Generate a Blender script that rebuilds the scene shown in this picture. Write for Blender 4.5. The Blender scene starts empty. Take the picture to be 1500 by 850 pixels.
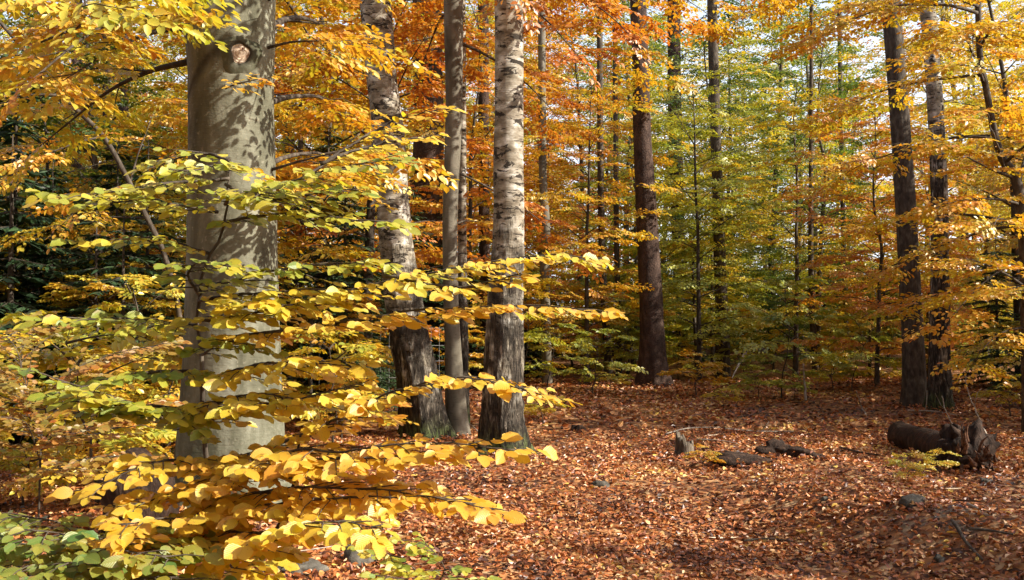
import bpy, math
import numpy as np

SC = bpy.context.scene
COL = SC.collection
R = math.radians
rs = np.random.default_rng(11)

# ------------------------------------------------------------------ camera / pixel helpers (photo is 1500 x 850)
F = 1472.0
PITCH = R(1.75)
CAM = np.array([0.0, 0.0, 1.45])
FWD = np.array([0.0, math.cos(PITCH), math.sin(PITCH)])
UPV = np.array([0.0, -math.sin(PITCH), math.cos(PITCH)])
RGT = np.array([1.0, 0.0, 0.0])
SUN_PHI, SUN_EL = R(74), R(34)          # sun: to the right and a little behind the camera
SUN = np.array([math.sin(SUN_PHI) * math.cos(SUN_EL), -math.cos(SUN_PHI) * math.cos(SUN_EL), math.sin(SUN_EL)])


def P(x, y, d):
    return CAM + d * (FWD + (x - 750.0) / F * RGT + (425.0 - y) / F * UPV)


def unit(v):
    v = np.asarray(v, float)
    return v / np.maximum(np.linalg.norm(v, axis=-1, keepdims=True), 1e-9)


# ------------------------------------------------------------------ value noise
_T = np.random.default_rng(3).random((32, 32, 32)) * 2 - 1


def vnoise(p):
    p = np.asarray(p, float)
    i = np.floor(p).astype(int)
    f = p - i
    f = f * f * (3 - 2 * f)
    x0, y0, z0 = (i[..., k] % 32 for k in range(3))
    x1, y1, z1 = (x0 + 1) % 32, (y0 + 1) % 32, (z0 + 1) % 32
    fx, fy, fz = f[..., 0], f[..., 1], f[..., 2]
    a = _T[x0, y0, z0] * (1 - fx) + _T[x1, y0, z0] * fx
    b = _T[x0, y1, z0] * (1 - fx) + _T[x1, y1, z0] * fx
    c = _T[x0, y0, z1] * (1 - fx) + _T[x1, y0, z1] * fx
    d = _T[x0, y1, z1] * (1 - fx) + _T[x1, y1, z1] * fx
    return (a * (1 - fy) + b * fy) * (1 - fz) + (c * (1 - fy) + d * fy) * fz


def fbm(p, o=3):
    p = np.asarray(p, float)
    s, a = 0, 1.0
    for k in range(o):
        s = s + a * vnoise(p * 2 ** k + 7.3 * k)
        a *= 0.5
    return s


def sstep(a, b, x):
    t = np.clip((x - a) / (b - a), 0, 1)
    return t * t * (3 - 2 * t)


# ------------------------------------------------------------------ ground height
def H(x, y):
    x = np.asarray(x, float)
    y = np.asarray(y, float)
    z0 = np.zeros_like(x + y)
    p = np.stack([x + z0, y + z0, z0], -1)
    h = 0.10 * fbm(p * 0.22 + 4.1, 2) + 0.03 * fbm(p * 1.1, 2) + 0.012 * fbm(p * 3.7 + 9, 2)
    h = h - (0.10 * fbm(np.array([[0, 8, 0]]) * 0.22 + 4.1, 2))[0]
    # small bank along a line from (2.2, 8.8) to (3.6, 6.3)
    dx, dy = 1.4 / 2.865, -2.5 / 2.865
    s = (x - 2.2) * dy * -1 + (y - 8.8) * dx          # signed distance, + = far / right side
    along = (x - 2.2) * dx + (y - 8.8) * dy
    w = sstep(-1.2, 0.8, along) * sstep(-6.5, -2.0, -np.abs(along - 1.5))
    h = h + w * (0.13 * np.exp(-((s - 0.25) / 0.55) ** 2) - 0.20 * sstep(0.25, -0.7, s) * sstep(-3.5, -1.2, s))
    # lumpy hump left of the beech and soft ridges
    h = h + 0.10 * np.exp(-(((x + 2.3) / 1.2) ** 2 + ((y - 7.4) / 0.8) ** 2))
    h = h + 0.05 * np.exp(-(((x - 1.6) / 2.2) ** 2 + ((y - 10.6) / 0.35) ** 2))
    h = h + 0.35 * sstep(22, 60, y)
    return h


def ground_depth(px, py):
    lo = None
    for d in np.arange(2.0, 80, 0.05):
        p = P(px, py, d)
        if p[2] <= H(p[0], p[1]):
            return d
    return 80.0


def G(px, py):
    d = ground_depth(px, py)
    p = P(px, py, d)
    return np.array([p[0], p[1], float(H(p[0], p[1]))])


def on_ground(x, y):
    return np.array([x, y, float(H(x, y))])


# ------------------------------------------------------------------ mesh builder
class MB:
    def __init__(self):
        self.v, self.f, self.n, self.att = [], [], 0, []

    def add(self, V, faces, att=None):
        V = np.asarray(V, float).reshape(-1, 3)
        for f in (faces if isinstance(faces, list) else [faces]):
            f = np.asarray(f, int)
            if len(f):
                self.f.append(f + self.n)
        if att is None:
            att = np.zeros((len(V), 4))
        self.att.append(att)
        self.v.append(V)
        self.n += len(V)

    def mesh(self, name, smooth=True):
        me = bpy.data.meshes.new(name)
        V = np.concatenate(self.v)
        lt = np.concatenate([np.full(len(f), f.shape[1]) for f in self.f])
        li = np.concatenate([f.ravel() for f in self.f])
        me.vertices.add(len(V))
        me.vertices.foreach_set('co', V.astype(np.float32).ravel())
        me.loops.add(len(li))
        me.loops.foreach_set('vertex_index', li.astype(np.int32))
        me.polygons.add(len(lt))
        ls = np.concatenate([[0], np.cumsum(lt)[:-1]])
        me.polygons.foreach_set('loop_start', ls.astype(np.int32))
        me.polygons.foreach_set('loop_total', lt.astype(np.int32))
        me.polygons.foreach_set('use_smooth', np.full(len(lt), smooth))
        A = np.concatenate(self.att).astype(np.float32)
        a = me.attributes.new('rnd', 'FLOAT', 'POINT')
        a.data.foreach_set('value', A[:, 0].copy())
        a = me.attributes.new('luv', 'FLOAT_VECTOR', 'POINT')
        a.data.foreach_set('vector', A[:, 1:4].ravel().copy())
        me.update(calc_edges=True)
        return me


def link(name, me, mat, parent=None, loc=(0, 0, 0)):
    o = bpy.data.objects.new(name, me)
    COL.objects.link(o)
    if mat is not None and me is not None:
        if len(me.materials) == 0:
            me.materials.append(mat)
        else:
            o.material_slots[0].link = 'OBJECT'
            o.material_slots[0].material = mat
    o.parent = parent
    o.location = loc
    return o


def tag(o, label=None, cat=None, group=None, kind=None):
    if label: o['label'] = label
    if cat: o['category'] = cat
    if group: o['group'] = group
    if kind: o['kind'] = kind
    return o


def thing(name, loc, label, cat, group=None):
    o = bpy.data.objects.new(name, None)
    COL.objects.link(o)
    o.empty_display_size = 0.1
    o.location = [float(c) for c in loc]
    return tag(o, label, cat, group)


def setmat(o, mat):
    o.material_slots[0].link = 'OBJECT'
    o.material_slots[0].material = mat


def copy_thing(o, parent=None):
    c = o.copy()
    COL.objects.link(c)
    if parent is not None:
        c.parent = parent
    for ch in list(o.children):
        copy_thing(ch, c)
    return c


def resample(pts, ds, rad=None):
    pts = np.asarray(pts, float)
    if len(pts) == 2:
        pts = np.stack([pts[0], (pts[0] + pts[1]) / 2, pts[1]])
        if rad is not None:
            rad = np.array([rad[0], (rad[0] + rad[-1]) / 2, rad[-1]])
    q = np.vstack([2 * pts[0] - pts[1], pts, 2 * pts[-1] - pts[-2]])
    out, rr = [], []
    for i in range(len(pts) - 1):
        a, b, c, d = q[i:i + 4]
        n = max(1, int(math.ceil(np.linalg.norm(c - b) / ds)))
        t = (np.arange(n) / n)[:, None]
        out.append(0.5 * (2 * b + (c - a) * t + (2 * a - 5 * b + 4 * c - d) * t ** 2 + (3 * b - a - 3 * c + d) * t ** 3))
        if rad is not None:
            tt = t[:, 0]
            rr.append(rad[i] * (1 - tt) + rad[i + 1] * tt)
    out.append(pts[-1:])
    if rad is not None:
        rr.append(np.array([rad[-1]]))
        return np.vstack(out), np.concatenate(rr)
    return np.vstack(out)


def tube(mb, path, rad, sides=6, shape=None, cap=True, att=None):
    path = np.asarray(path, float)
    n = len(path)
    rad = np.broadcast_to(np.asarray(rad, float), (n,))
    T = np.gradient(path, axis=0)
    T = unit(T)
    ref = np.array([1.0, 0, 0]) if abs(T[:, 2].mean()) > 0.6 else np.array([0, 0, 1.0])
    u = unit(np.cross(np.cross(T, ref), T))
    v = np.cross(T, u)
    th = np.arange(sides) / sides * 2 * np.pi
    rr = rad[:, None] * np.ones((1, sides))
    if shape is not None:
        rr = shape(path, rr, th, u, v)
    V = path[:, None, :] + rr[..., None] * (np.cos(th)[None, :, None] * u[:, None, :] + np.sin(th)[None, :, None] * v[:, None, :])
    idx = np.arange(n * sides).reshape(n, sides)
    a, b = idx[:-1], idx[1:]
    f = np.stack([a, np.roll(a, -1, 1), np.roll(b, -1, 1), b], -1).reshape(-1, 4)
    V = V.reshape(-1, 3)
    faces = [f]
    if cap:
        k = len(V)
        V = np.vstack([V, path[:1], path[-1:]])
        i0, i1 = idx[0], idx[-1]
        faces.append(np.stack([np.full(sides, k), np.roll(i0, -1), i0], -1))
        faces.append(np.stack([np.full(sides, k + 1), i1, np.roll(i1, -1)], -1))
    A = np.zeros((len(V), 4))
    if att is not None:
        A[:, 0] = att
    mb.add(V, faces, A)


# ------------------------------------------------------------------ leaves
def leaf_hi():
    t = np.array([0, .08, .22, .40, .58, .75, .90, 1.0])
    w = np.array([0, .15, .275, .335, .315, .235, .105, 0]) * 1.02
    V, U = [], []
    for k in range(8):
        V.append((t[k], 0, -0.10 * t[k] ** 2)); U.append((t[k], 0, 0))
    for s in (1, -1):
        for k in range(1, 7):
            rip = 0.016 * (1 if k % 2 else -1)
            V.append((t[k] + 0.02 * (k % 2), s * w[k], 0.20 * w[k] - 0.10 * t[k] ** 2 + rip)); U.append((t[k], s * w[k], 0))
    Lq, tr = [], []
    for s in (0, 1):
        o = 8 + 6 * s
        seq = lambda q: q if s == 0 else q[::-1]
        tr.append(seq([0, 1, o])); tr.append(seq([6, 7, o + 5]))
        for k in range(1, 6):
            Lq.append(seq([k, k + 1, o + k, o + k - 1]))
    return np.array(V), np.array(U), [np.array(Lq), np.array(tr)]


def leaf_mid():
    V = np.array([(0, 0, 0), (.28, .29, .06), (.68, .27, .03), (1, 0, -.12), (.68, -.27, .03), (.28, -.29, .06)])
    U = V * [1, 1, 0]
    return V, U, [np.array([[0, 3, 2, 1], [0, 5, 4, 3]])]


def leaf_lo():
    V = np.array([(0, 0, 0), (.45, .33, .03), (1, 0, -.08), (.45, -.33, .03)])
    return V, V * [1, 1, 0], [np.array([[0, 3, 2, 1]])]


def needle_strip():
    V = np.array([(0, .05, 0), (0, -.05, 0), (.5, -.14, -.02), (.5, .14, -.02), (1, -.03, -.08), (1, .03, -.08)])
    return V, V * [1, 1, 0], [np.array([[0, 1, 2, 3], [3, 2, 4, 5]])]


LHI, LMID, LLO, NDL = leaf_hi(), leaf_mid(), leaf_lo(), needle_strip()


def add_leaves(mb, pos, dr, nr, size, rnd, tmpl, curl=None, wid=None):
    TV, TU, TF = tmpl
    n, k = len(pos), len(TV)
    if n == 0:
        return
    x = unit(dr)
    z = unit(nr - x * (nr * x).sum(-1, keepdims=True))
    y = np.cross(z, x)
    size = np.broadcast_to(size, (n,))
    w = np.ones(n) if wid is None else wid
    cz = np.ones(n) if curl is None else curl
    loc = TV[None] * np.ones((n, 1, 1))
    loc[:, :, 1] *= w[:, None]
    loc[:, :, 2] *= cz[:, None]
    V = pos[:, None, :] + size[:, None, None] * (loc[:, :, :1] * x[:, None] + loc[:, :, 1:2] * y[:, None] + loc[:, :, 2:3] * z[:, None])
    A = np.zeros((n, k, 4))
    A[:, :, 0] = rnd[:, None]
    A[:, :, 1:4] = TU[None]
    base = (np.arange(n) * k)[:, None, None]
    mb.add(V.reshape(-1, 3), [(f[None] + base).reshape(-1, f.shape[1]) for f in TF], A.reshape(-1, 4))


def spray_template(rng, length=0.55, gap=0.055, W=0.24, lg=0.042):
    """flat beech spray: X forward, Y lateral, Z up"""
    pos, dr = [], []
    s, side = 0.05, 1
    while s < length:
        t = s / length
        L = W * (1 - 0.75 * t) * rng.uniform(.5, 1.15)
        a = side * R(rng.uniform(38, 60))
        d = np.array([math.cos(a), math.sin(a), rng.uniform(-.18, .08)])
        p0 = np.array([s, 0, -0.10 * t * t])
        q, sd = 0.03, 1
        while q < L:
            b = a + sd * R(rng.uniform(30, 60))
            pos.append(p0 + d * q)
            dr.append([math.cos(b), math.sin(b), rng.uniform(-.45, .05)])
            q += lg * rng.uniform(.7, 1.3)
            sd = -sd
        pos.append(p0 + d * L); dr.append([d[0], d[1], rng.uniform(-.5, 0)])
        s += gap * rng.uniform(.7, 1.3)
        side = -side
    pos.append([length, 0, -.1]); dr.append([1, 0, -.3])
    pos, dr = np.array(pos), np.array(dr)
    nr = np.array([0, 0, 1.0]) + rng.normal(0, .30, (len(pos), 3))
    size = rng.uniform(.75, 1.2, len(pos))
    return pos, dr, nr, size


SPRAYS = [spray_template(np.random.default_rng(100 + i)) for i in range(6)]
SPRAYS_THIN = [spray_template(np.random.default_rng(200 + i), gap=0.085, W=0.27, lg=0.065) for i in range(6)]


class Leaves:
    def __init__(self, leaf=0.07, tmpl=LMID, thin=False, sunlean=0.25):
        self.O, self.Fw, self.S = [], [], []
        self.leaf, self.tmpl, self.lean = leaf, tmpl, sunlean
        self.sp = SPRAYS_THIN if thin else SPRAYS

    def spray(self, o, f, s):
        self.O.append(o); self.Fw.append(f); self.S.append(s)

    def build(self, mb, rng):
        O, Fw, S = np.array(self.O), np.array(self.Fw), np.array(self.S)
        ids = rng.integers(0, len(self.sp), len(O))
        tone = rng.normal(0, .16, len(O))
        for k, (tp, td, tn, ts) in enumerate(self.sp):
            m = ids == k
            if not m.any():
                continue
            o, f, s = O[m], unit(Fw[m]), S[m]
            up = np.array([0, 0, 1.0]) + rng.normal(0, .34, (len(o), 3)) + SUN * self.lean
            y = unit(np.cross(up, f))
            z = np.cross(f, y)
            B = np.stack([f, y, z], 1)
            pos = o[:, None] + s[:, None, None] * np.einsum('mk,nkj->nmj', tp, B)
            dr = np.einsum('mk,nkj->nmj', td, B)
            nr = np.einsum('mk,nkj->nmj', tn, B)
            n, mm = len(o), len(tp)
            rnd = np.clip(.5 + tone[m][:, None] + rng.normal(0, .17, (n, mm)), 0, 1)
            add_leaves(mb, pos.reshape(-1, 3), dr.reshape(-1, 3), nr.reshape(-1, 3),
                       (self.leaf * ts[None] * rng.uniform(.85, 1.15, (n, 1))).ravel(), rnd.ravel(), self.tmpl,
                       wid=rng.uniform(.8, 1.15, n * mm))


def limb(wood, lv, p0, p1, r0, W, rng, bow=0.08, gap=0.30, sgap=0.26, ss=1.0, start=0.2, sides=6, wood_twigs=True, droop=0.12):
    """one limb with flat side branches carrying sprays"""
    p0, p1 = np.asarray(p0, float), np.asarray(p1, float)
    L = np.linalg.norm(p1 - p0)
    n = max(4, int(L / 0.3))
    t = np.linspace(0, 1, n)[:, None]
    wob = np.cumsum(rng.normal(0, .035, (n, 3)), 0) * L / n * 2
    wob -= wob[-1] * t
    path = p0 + (p1 - p0) * t + np.array([0, 0, 1]) * bow * L * 4 * t * (1 - t) + wob * t
    path, rad = resample(path, 0.12, r0 * (1 - 0.88 * t[:, 0] ** 0.8))
    tube(wood, path, rad, sides)
    T = unit(np.gradient(path, axis=0))
    s = np.concatenate([[0], np.cumsum(np.linalg.norm(np.diff(path, axis=0), axis=1))])
    Lt = s[-1]
    q, side = start * Lt, rng.choice([-1, 1])
    while q < Lt:
        i = min(np.searchsorted(s, q), len(path) - 1)
        u = q / Lt
        d = T[i]
        lat = unit(np.cross([0, 0, 1.0], d) + 1e-6)
        a = R(rng.uniform(42, 62))
        dd = unit(math.cos(a) * d * [1, 1, .5] + side * math.sin(a) * lat + [0, 0, rng.uniform(-droop, .06)])
        l2 = max(0.3, W * (1.0 - 0.6 * u) * rng.uniform(.45, 1.1))
        e = path[i] + dd * l2 + np.array([0, 0, -.06 * l2])
        if wood_twigs:
            mid = (path[i] + e) / 2 + np.array([0, 0, .05 * l2]) + rng.normal(0, .02, 3)
            tube(wood, np.stack([path[i], mid, e]), np.array([max(.004, rad[i] * .45), max(.003, rad[i] * .28), .002]), 4, cap=False)
        v = 0.12
        sd = 1
        while v < l2:
            pp = path[i] + (e - path[i]) * v / l2
            b = sd * R(rng.uniform(15, 50))
            la = unit(np.cross([0, 0, 1.0], dd))
            lv.spray(pp, math.cos(b) * dd + math.sin(b) * la, ss * rng.uniform(.65, 1.1))
            v += sgap * rng.uniform(.7, 1.3)
            sd = -sd
        lv.spray(e - dd * .2, dd, ss * rng.uniform(.7, 1.1))
        q += gap * rng.uniform(.6, 1.35)
        side = -side
    lv.spray(path[-1] - T[-1] * .25, T[-1], ss)
    return path


# ------------------------------------------------------------------ materials
def new_mat(name):
    m = bpy.data.materials.new(name)
    m.use_nodes = True
    m.node_tree.nodes.clear()
    return m, m.node_tree


class NT:
    def __init__(s, nt):
        s.nt = nt

    def n(s, typ, inputs=None, **kw):
        nd = s.nt.nodes.new(typ)
        for k, v in kw.items():
            setattr(nd, k, v)
        for k, v in (inputs or {}).items():
            sock = nd.inputs[k]
            if hasattr(v, 'is_linked') or isinstance(v, bpy.types.NodeSocket):
                s.nt.links.new(v, sock)
            else:
                if isinstance(v, (tuple, list)) and len(v) == 3 and sock.type == 'RGBA':
                    v = (*v, 1)
                sock.default_value = v
        return nd

    def math(s, op, a, b=0.0, clamp=False):
        return s.n('ShaderNodeMath', {0: a, 1: b}, operation=op, use_clamp=clamp).outputs[0]

    def mix(s, fac, a, b, blend='MIX'):
        nd = s.n('ShaderNodeMix', data_type='RGBA', blend_type=blend)
        for sock, v in ((nd.inputs[0], fac), (nd.inputs[6], a), (nd.inputs[7], b)):
            if isinstance(v, bpy.types.NodeSocket):
                s.nt.links.new(v, sock)
            else:
                sock.default_value = (*v, 1) if isinstance(v, (tuple, list)) and len(v) == 3 else v
        return nd.outputs[2]

    def ramp(s, fac, stops, interp='LINEAR'):
        nd = s.n('ShaderNodeValToRGB', {0: fac})
        cr = nd.color_ramp
        cr.interpolation = interp
        while len(cr.elements) < len(stops):
            cr.elements.new(0.5)
        for e, (p, c) in zip(cr.elements, stops):
            e.position = p
            e.color = (*c, 1) if len(c) == 3 else c
        return nd.outputs[0]

    def noise(s, vec, scale, detail=3, rough=.55, dist=0.0):
        return s.n('ShaderNodeTexNoise', {'Vector': vec, 'Scale': scale, 'Detail': detail, 'Roughness': rough, 'Distortion': dist}).outputs[0]

    def mapping(s, vec, scale):
        return s.n('ShaderNodeMapping', {'Vector': vec, 'Scale': scale}).outputs[0]

    def step(s, x, a, b):
        return s.n('ShaderNodeMapRange', {0: x, 1: a, 2: b, 3: 0.0, 4: 1.0}, interpolation_type='SMOOTHSTEP').outputs[0]


def leaf_mat(name, stops, trans=.50, gloss=.06, veins=False, rough=.45):
    m, nt = new_mat(name)
    b = NT(nt)
    rnd = b.n('ShaderNodeAttribute', attribute_name='rnd').outputs['Fac']
    co = b.n('ShaderNodeTexCoord').outputs['Object']
    nz = b.noise(co, 0.9, 2)
    f = b.math('ADD', rnd, b.math('MULTIPLY', b.math('SUBTRACT', nz, .5), .9), True)
    c = b.ramp(f, stops)
    bump = None
    if veins:
        luv = b.n('ShaderNodeAttribute', attribute_name='luv').outputs['Vector']
        sp = b.n('ShaderNodeSeparateXYZ', {0: luv})
        ay = b.math('ABSOLUTE', sp.outputs[1])
        ph = b.math('SUBTRACT', sp.outputs[0], b.math('MULTIPLY', ay, .75))
        wv = b.math('SINE', b.math('MULTIPLY', ph, 60.0))
        vein = b.step(wv, .55, 1.0)
        rib = b.step(ay, .028, .008)
        vm = b.math('MAXIMUM', b.math('MULTIPLY', vein, .35), rib)
        c = b.mix(b.math('MULTIPLY', vm, .22), c, b.mix(.5, c, (.75, .6, .16)))
        sp2 = b.noise(co, 60, 2)
        edge = b.math('ADD', b.math('MULTIPLY', ay, 1.2), b.math('MULTIPLY', sp2, .75))
        brown = b.math('MULTIPLY', b.step(edge, .62, .84), b.step(b.noise(co, 7, 2), .42, .56))
        c = b.mix(b.math('MULTIPLY', brown, .75), c, (.30, .13, .03))
        spot = b.step(b.noise(co, 190, 1), .70, .76)
        c = b.mix(b.math('MULTIPLY', spot, .6), c, (.2, .09, .02))
        bump = b.n('ShaderNodeBump', {'Strength': .22, 'Distance': .0012, 'Height': wv}).outputs[0]
    dif = b.n('ShaderNodeBsdfDiffuse', {'Color': c})
    tc = b.mix(1.0, c, (1.0, .95, .60), 'MULTIPLY')
    trn = b.n('ShaderNodeBsdfTranslucent', {'Color': tc})
    gl = b.n('ShaderNodeBsdfGlossy', {'Color': (1, 1, 1), 'Roughness': rough})
    if bump:
        nt.links.new(bump, dif.inputs['Normal']); nt.links.new(bump, gl.inputs['Normal'])
    a = b.n('ShaderNodeMixShader', {0: trans, 1: dif.outputs[0], 2: trn.outputs[0]})
    fr = b.n('ShaderNodeLayerWeight', {'Blend': .35}).outputs['Facing']
    ff = b.math('ADD', b.math('MULTIPLY', b.math('POWER', fr, 3.0), .25), gloss)
    g = b.n('ShaderNodeMixShader', {0: ff, 1: a.outputs[0], 2: gl.outputs[0]})
    b.n('ShaderNodeOutputMaterial', {0: g.outputs[0]})
    return m


def bark(name, fn, rough=.85, spec=.25):
    m, nt = new_mat(name)
    b = NT(nt)
    co = b.n('ShaderNodeTexCoord').outputs['Object']
    c, h, st, di = fn(b, co)
    bp = b.n('ShaderNodeBump', {'Strength': st, 'Distance': di, 'Height': h}).outputs[0]
    pr = b.n('ShaderNodeBsdfPrincipled', {'Base Color': c, 'Roughness': rough, 'Specular IOR Level': spec, 'Normal': bp})
    b.n('ShaderNodeOutputMaterial', {0: pr.outputs[0]})
    return m


def f_beech(b, co):
    n1 = b.noise(b.mapping(co, (1.5, 1.5, .6)), 2.6, 5, .6, .4)
    n2 = b.noise(b.mapping(co, (3, 3, 14)), 3.0, 4, .6)
    n3 = b.noise(co, 26, 4, .6)
    c = b.ramp(n1, [(.32, (.060, .058, .037)), (.46, (.118, .115, .078)), (.56, (.175, .172, .125)), (.70, (.28, .278, .215))])
    c = b.mix(b.math('MULTIPLY', b.step(n2, .58, .70), .22), c, (.10, .085, .055))
    c = b.mix(b.math('MULTIPLY', b.step(n3, .58, .70), .5), c, (.32, .30, .23))
    c = b.mix(b.math('MULTIPLY', b.step(b.noise(co, 55, 2), .62, .70), .55), c, (.09, .075, .05))
    z = b.n('ShaderNodeSeparateXYZ', {0: co}).outputs[2]
    moss = b.math('MULTIPLY', b.step(b.math('ADD', z, b.math('MULTIPLY', n1, 1.2)), 1.75, .55), b.step(n3, .30, .55))
    c = b.mix(b.math('MULTIPLY', moss, .7), c, (.058, .062, .032))
    st = b.n('ShaderNodeAttribute', attribute_name='rnd').outputs['Fac']
    c = b.mix(b.math('MULTIPLY', st, b.math('ADD', .45, b.math('MULTIPLY', n3, .7)), True), c, (.035, .028, .02))
    h = b.math('ADD', b.math('MULTIPLY', n2, .6), b.math('MULTIPLY', n3, .5))
    return c, h, .5, .02


def f_greybark(b, co):
    n1 = b.noise(b.mapping(co, (2, 2, .8)), 3, 4)
    n2 = b.noise(b.mapping(co, (5, 5, 22)), 3, 3)
    c = b.ramp(n1, [(.3, (.08, .068, .048)), (.5, (.15, .132, .10)), (.72, (.25, .225, .18))])
    c = b.mix(b.math('MULTIPLY', b.step(n2, .57, .66), .5), c, (.06, .05, .035))
    return c, n2, .4, .01


def f_birchdark(b, co):
    return f_birch(b, co, .95)


def f_birch(b, co, off=0.0):
    z = b.n('ShaderNodeSeparateXYZ', {0: co}).outputs[2]
    n0 = b.noise(b.mapping(co, (1, 1, .8)), 3.2, 4)
    tone = b.noise(b.mapping(co, (2.2, 2.2, 3.5)), 2.4, 4)
    base = b.ramp(tone, [(.32, (.125, .10, .07)), (.45, (.225, .19, .14)), (.56, (.37, .33, .265)), (.68, (.70, .67, .60))])
    dash = b.noise(b.mapping(co, (3.0, 3.0, 46)), 2.6, 3, .5)
    c = b.mix(b.math('MULTIPLY', b.math('MULTIPLY', b.step(dash, .58, .66), b.step(b.noise(co, 4.5, 2), .40, .62)), .85), base, (.08, .06, .042))
    fine = b.noise(b.mapping(co, (9, 9, 120)), 2.0, 2)
    c = b.mix(b.math('MULTIPLY', b.step(fine, .55, .66), .35), c, (.24, .18, .12))
    # crescent scars
    pn = b.noise(b.mapping(co, (1.6, 1.6, 4.2)), 3.0, 5, .68, 1.0)
    c = b.mix(b.step(pn, .535, .575), c, (.035, .027, .02))
    # dark fissured lower stem with pale plates
    v1 = b.noise(b.mapping(co, (24, 24, 5.0)), 1.1, 5, .66, .8)
    v2 = b.noise(b.mapping(co, (5, 5, 1.1)), 1.6, 3, .6)
    low = b.math('ADD', b.math('MULTIPLY', z, -.33), b.math('MULTIPLY', b.math('ADD', n0, b.math('MULTIPLY', b.math('SUBTRACT', v1, .5), .5)), 1.7))
    lowm = b.step(low, -.02 - off, .50 - off)
    fis = b.ramp(v1, [(.38, (.010, .008, .006)), (.50, (.035, .027, .020)), (.60, (.085, .068, .052)), (.72, (.36, .31, .25))])
    plate = b.math('MULTIPLY', b.step(v2, .50, .60), b.step(z, .3, 1.0))
    fis = b.mix(plate, fis, b.mix(b.step(v1, .42, .5), (.06, .045, .03), base))
    c = b.mix(lowm, c, fis)
    moss = b.math('MULTIPLY', b.step(b.math('ADD', z, b.math('MULTIPLY', n0, .5)), .62, .30), b.step(v1, .40, .6))
    c = b.mix(b.math('MULTIPLY', moss, .8), c, (.07, .11, .02))
    h = b.math('ADD', b.math('MULTIPLY', b.math('MULTIPLY', v1, lowm), 2.0), b.math('MULTIPLY', dash, -.25))
    return c, h, .9, .03


def f_spruce(b, co):
    v = b.n('ShaderNodeTexVoronoi', {'Vector': b.mapping(co, (1.4, 1.4, .7)), 'Scale': 22.0}, feature='DISTANCE_TO_EDGE').outputs[0]
    n = b.noise(b.mapping(co, (1, 1, .5)), 7, 5, .65, .4)
    c = b.ramp(n, [(.3, (.022, .012, .009)), (.5, (.06, .034, .024)), (.68, (.12, .075, .055)), (.85, (.2, .15, .12))])
    c = b.mix(b.step(v, .06, .0), c, (.015, .009, .007))
    h = b.math('ADD', b.math('MINIMUM', v, .15), b.math('MULTIPLY', n, .25))
    return c, h, .9, .05


def f_dark(b, co):
    n = b.noise(b.mapping(co, (1, 1, .4)), 16, 4, .6)
    c = b.ramp(n, [(.3, (.025, .018, .013)), (.52, (.07, .054, .04)), (.75, (.15, .125, .095))])
    return c, n, .6, .02


def f_pale(b, co):
    n = b.noise(b.mapping(co, (1, 1, .3)), 22, 4, .6)
    c = b.ramp(n, [(.3, (.16, .12, .085)), (.5, (.36, .31, .25)), (.75, (.55, .50, .43))])
    return c, n, .5, .006


def f_rot(b, co):
    n = b.noise(b.mapping(co, (1, 1, .35)), 20, 5, .65, .5)
    n2 = b.noise(co, 6, 3)
    c = b.ramp(n, [(.3, (.010, .006, .004)), (.5, (.030, .016, .010)), (.68, (.07, .040, .025)), (.85, (.14, .095, .062))])
    c = b.mix(b.math('MULTIPLY', b.step(n2, .58, .7), .5), c, (.07, .026, .012))
    return c, n, 1.0, .03


def f_stump(b, co):
    n = b.noise(b.mapping(co, (1, 1, .16)), 34, 4, .6, .3)
    n2 = b.noise(co, 7, 3)
    c = b.ramp(n, [(.3, (.035, .024, .017)), (.5, (.10, .078, .056)), (.72, (.22, .18, .14))])
    c = b.mix(b.math('MULTIPLY', b.step(n2, .55, .68), .5), c, (.09, .09, .05))
    return c, n, 1.0, .02


def f_rock(b, co):
    n = b.noise(co, 9, 5, .6)
    n2 = b.noise(co, 40, 3, .6)
    c = b.ramp(n, [(.3, (.04, .034, .027)), (.5, (.085, .075, .06)), (.7, (.17, .155, .13))])
    c = b.mix(b.math('MULTIPLY', b.step(n2, .55, .66), .5), c, (.09, .085, .06))
    return c, b.math('ADD', n, b.math('MULTIPLY', n2, .4)), .7, .02


M = dict(beech=bark('beech_bark', f_beech), grey=bark('grey_bark', f_greybark), birch=bark('birch_bark', f_birch), birchdark=bark('dark_birch_bark', f_birchdark),
         spruce=bark('spruce_bark', f_spruce), dark=bark('dark_bark', f_dark), pale=bark('pale_deadwood', f_pale),
         rot=bark('rotten_wood', f_rot), stump=bark('stump_wood', f_stump), rock=bark('stone', f_rock))


def f_cut(b, co):
    n = b.noise(co, 30, 4)
    d = b.n('ShaderNodeVectorMath', {0: co}, operation='LENGTH').outputs['Value']
    w = b.math('SINE', b.math('MULTIPLY', b.math('ADD', d, b.math('MULTIPLY', n, .012)), 420.0))
    c = b.mix(b.math('MULTIPLY', b.step(w, -.4, .8), .35), (.50, .39, .29), (.57, .47, .37))
    c = b.mix(b.step(n, .58, .68), c, (.22, .12, .075))
    return c, w, .4, .004


M['cut'] = bark('cut_wood', f_cut)


def f_torn(b, co):
    n = b.noise(co, 26, 4, .6)
    return b.ramp(n, [(.3, (.03, .014, .008)), (.5, (.10, .045, .024)), (.7, (.22, .115, .065))]), n, .8, .01


M['torn'] = bark('torn_wood', f_torn)

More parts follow.
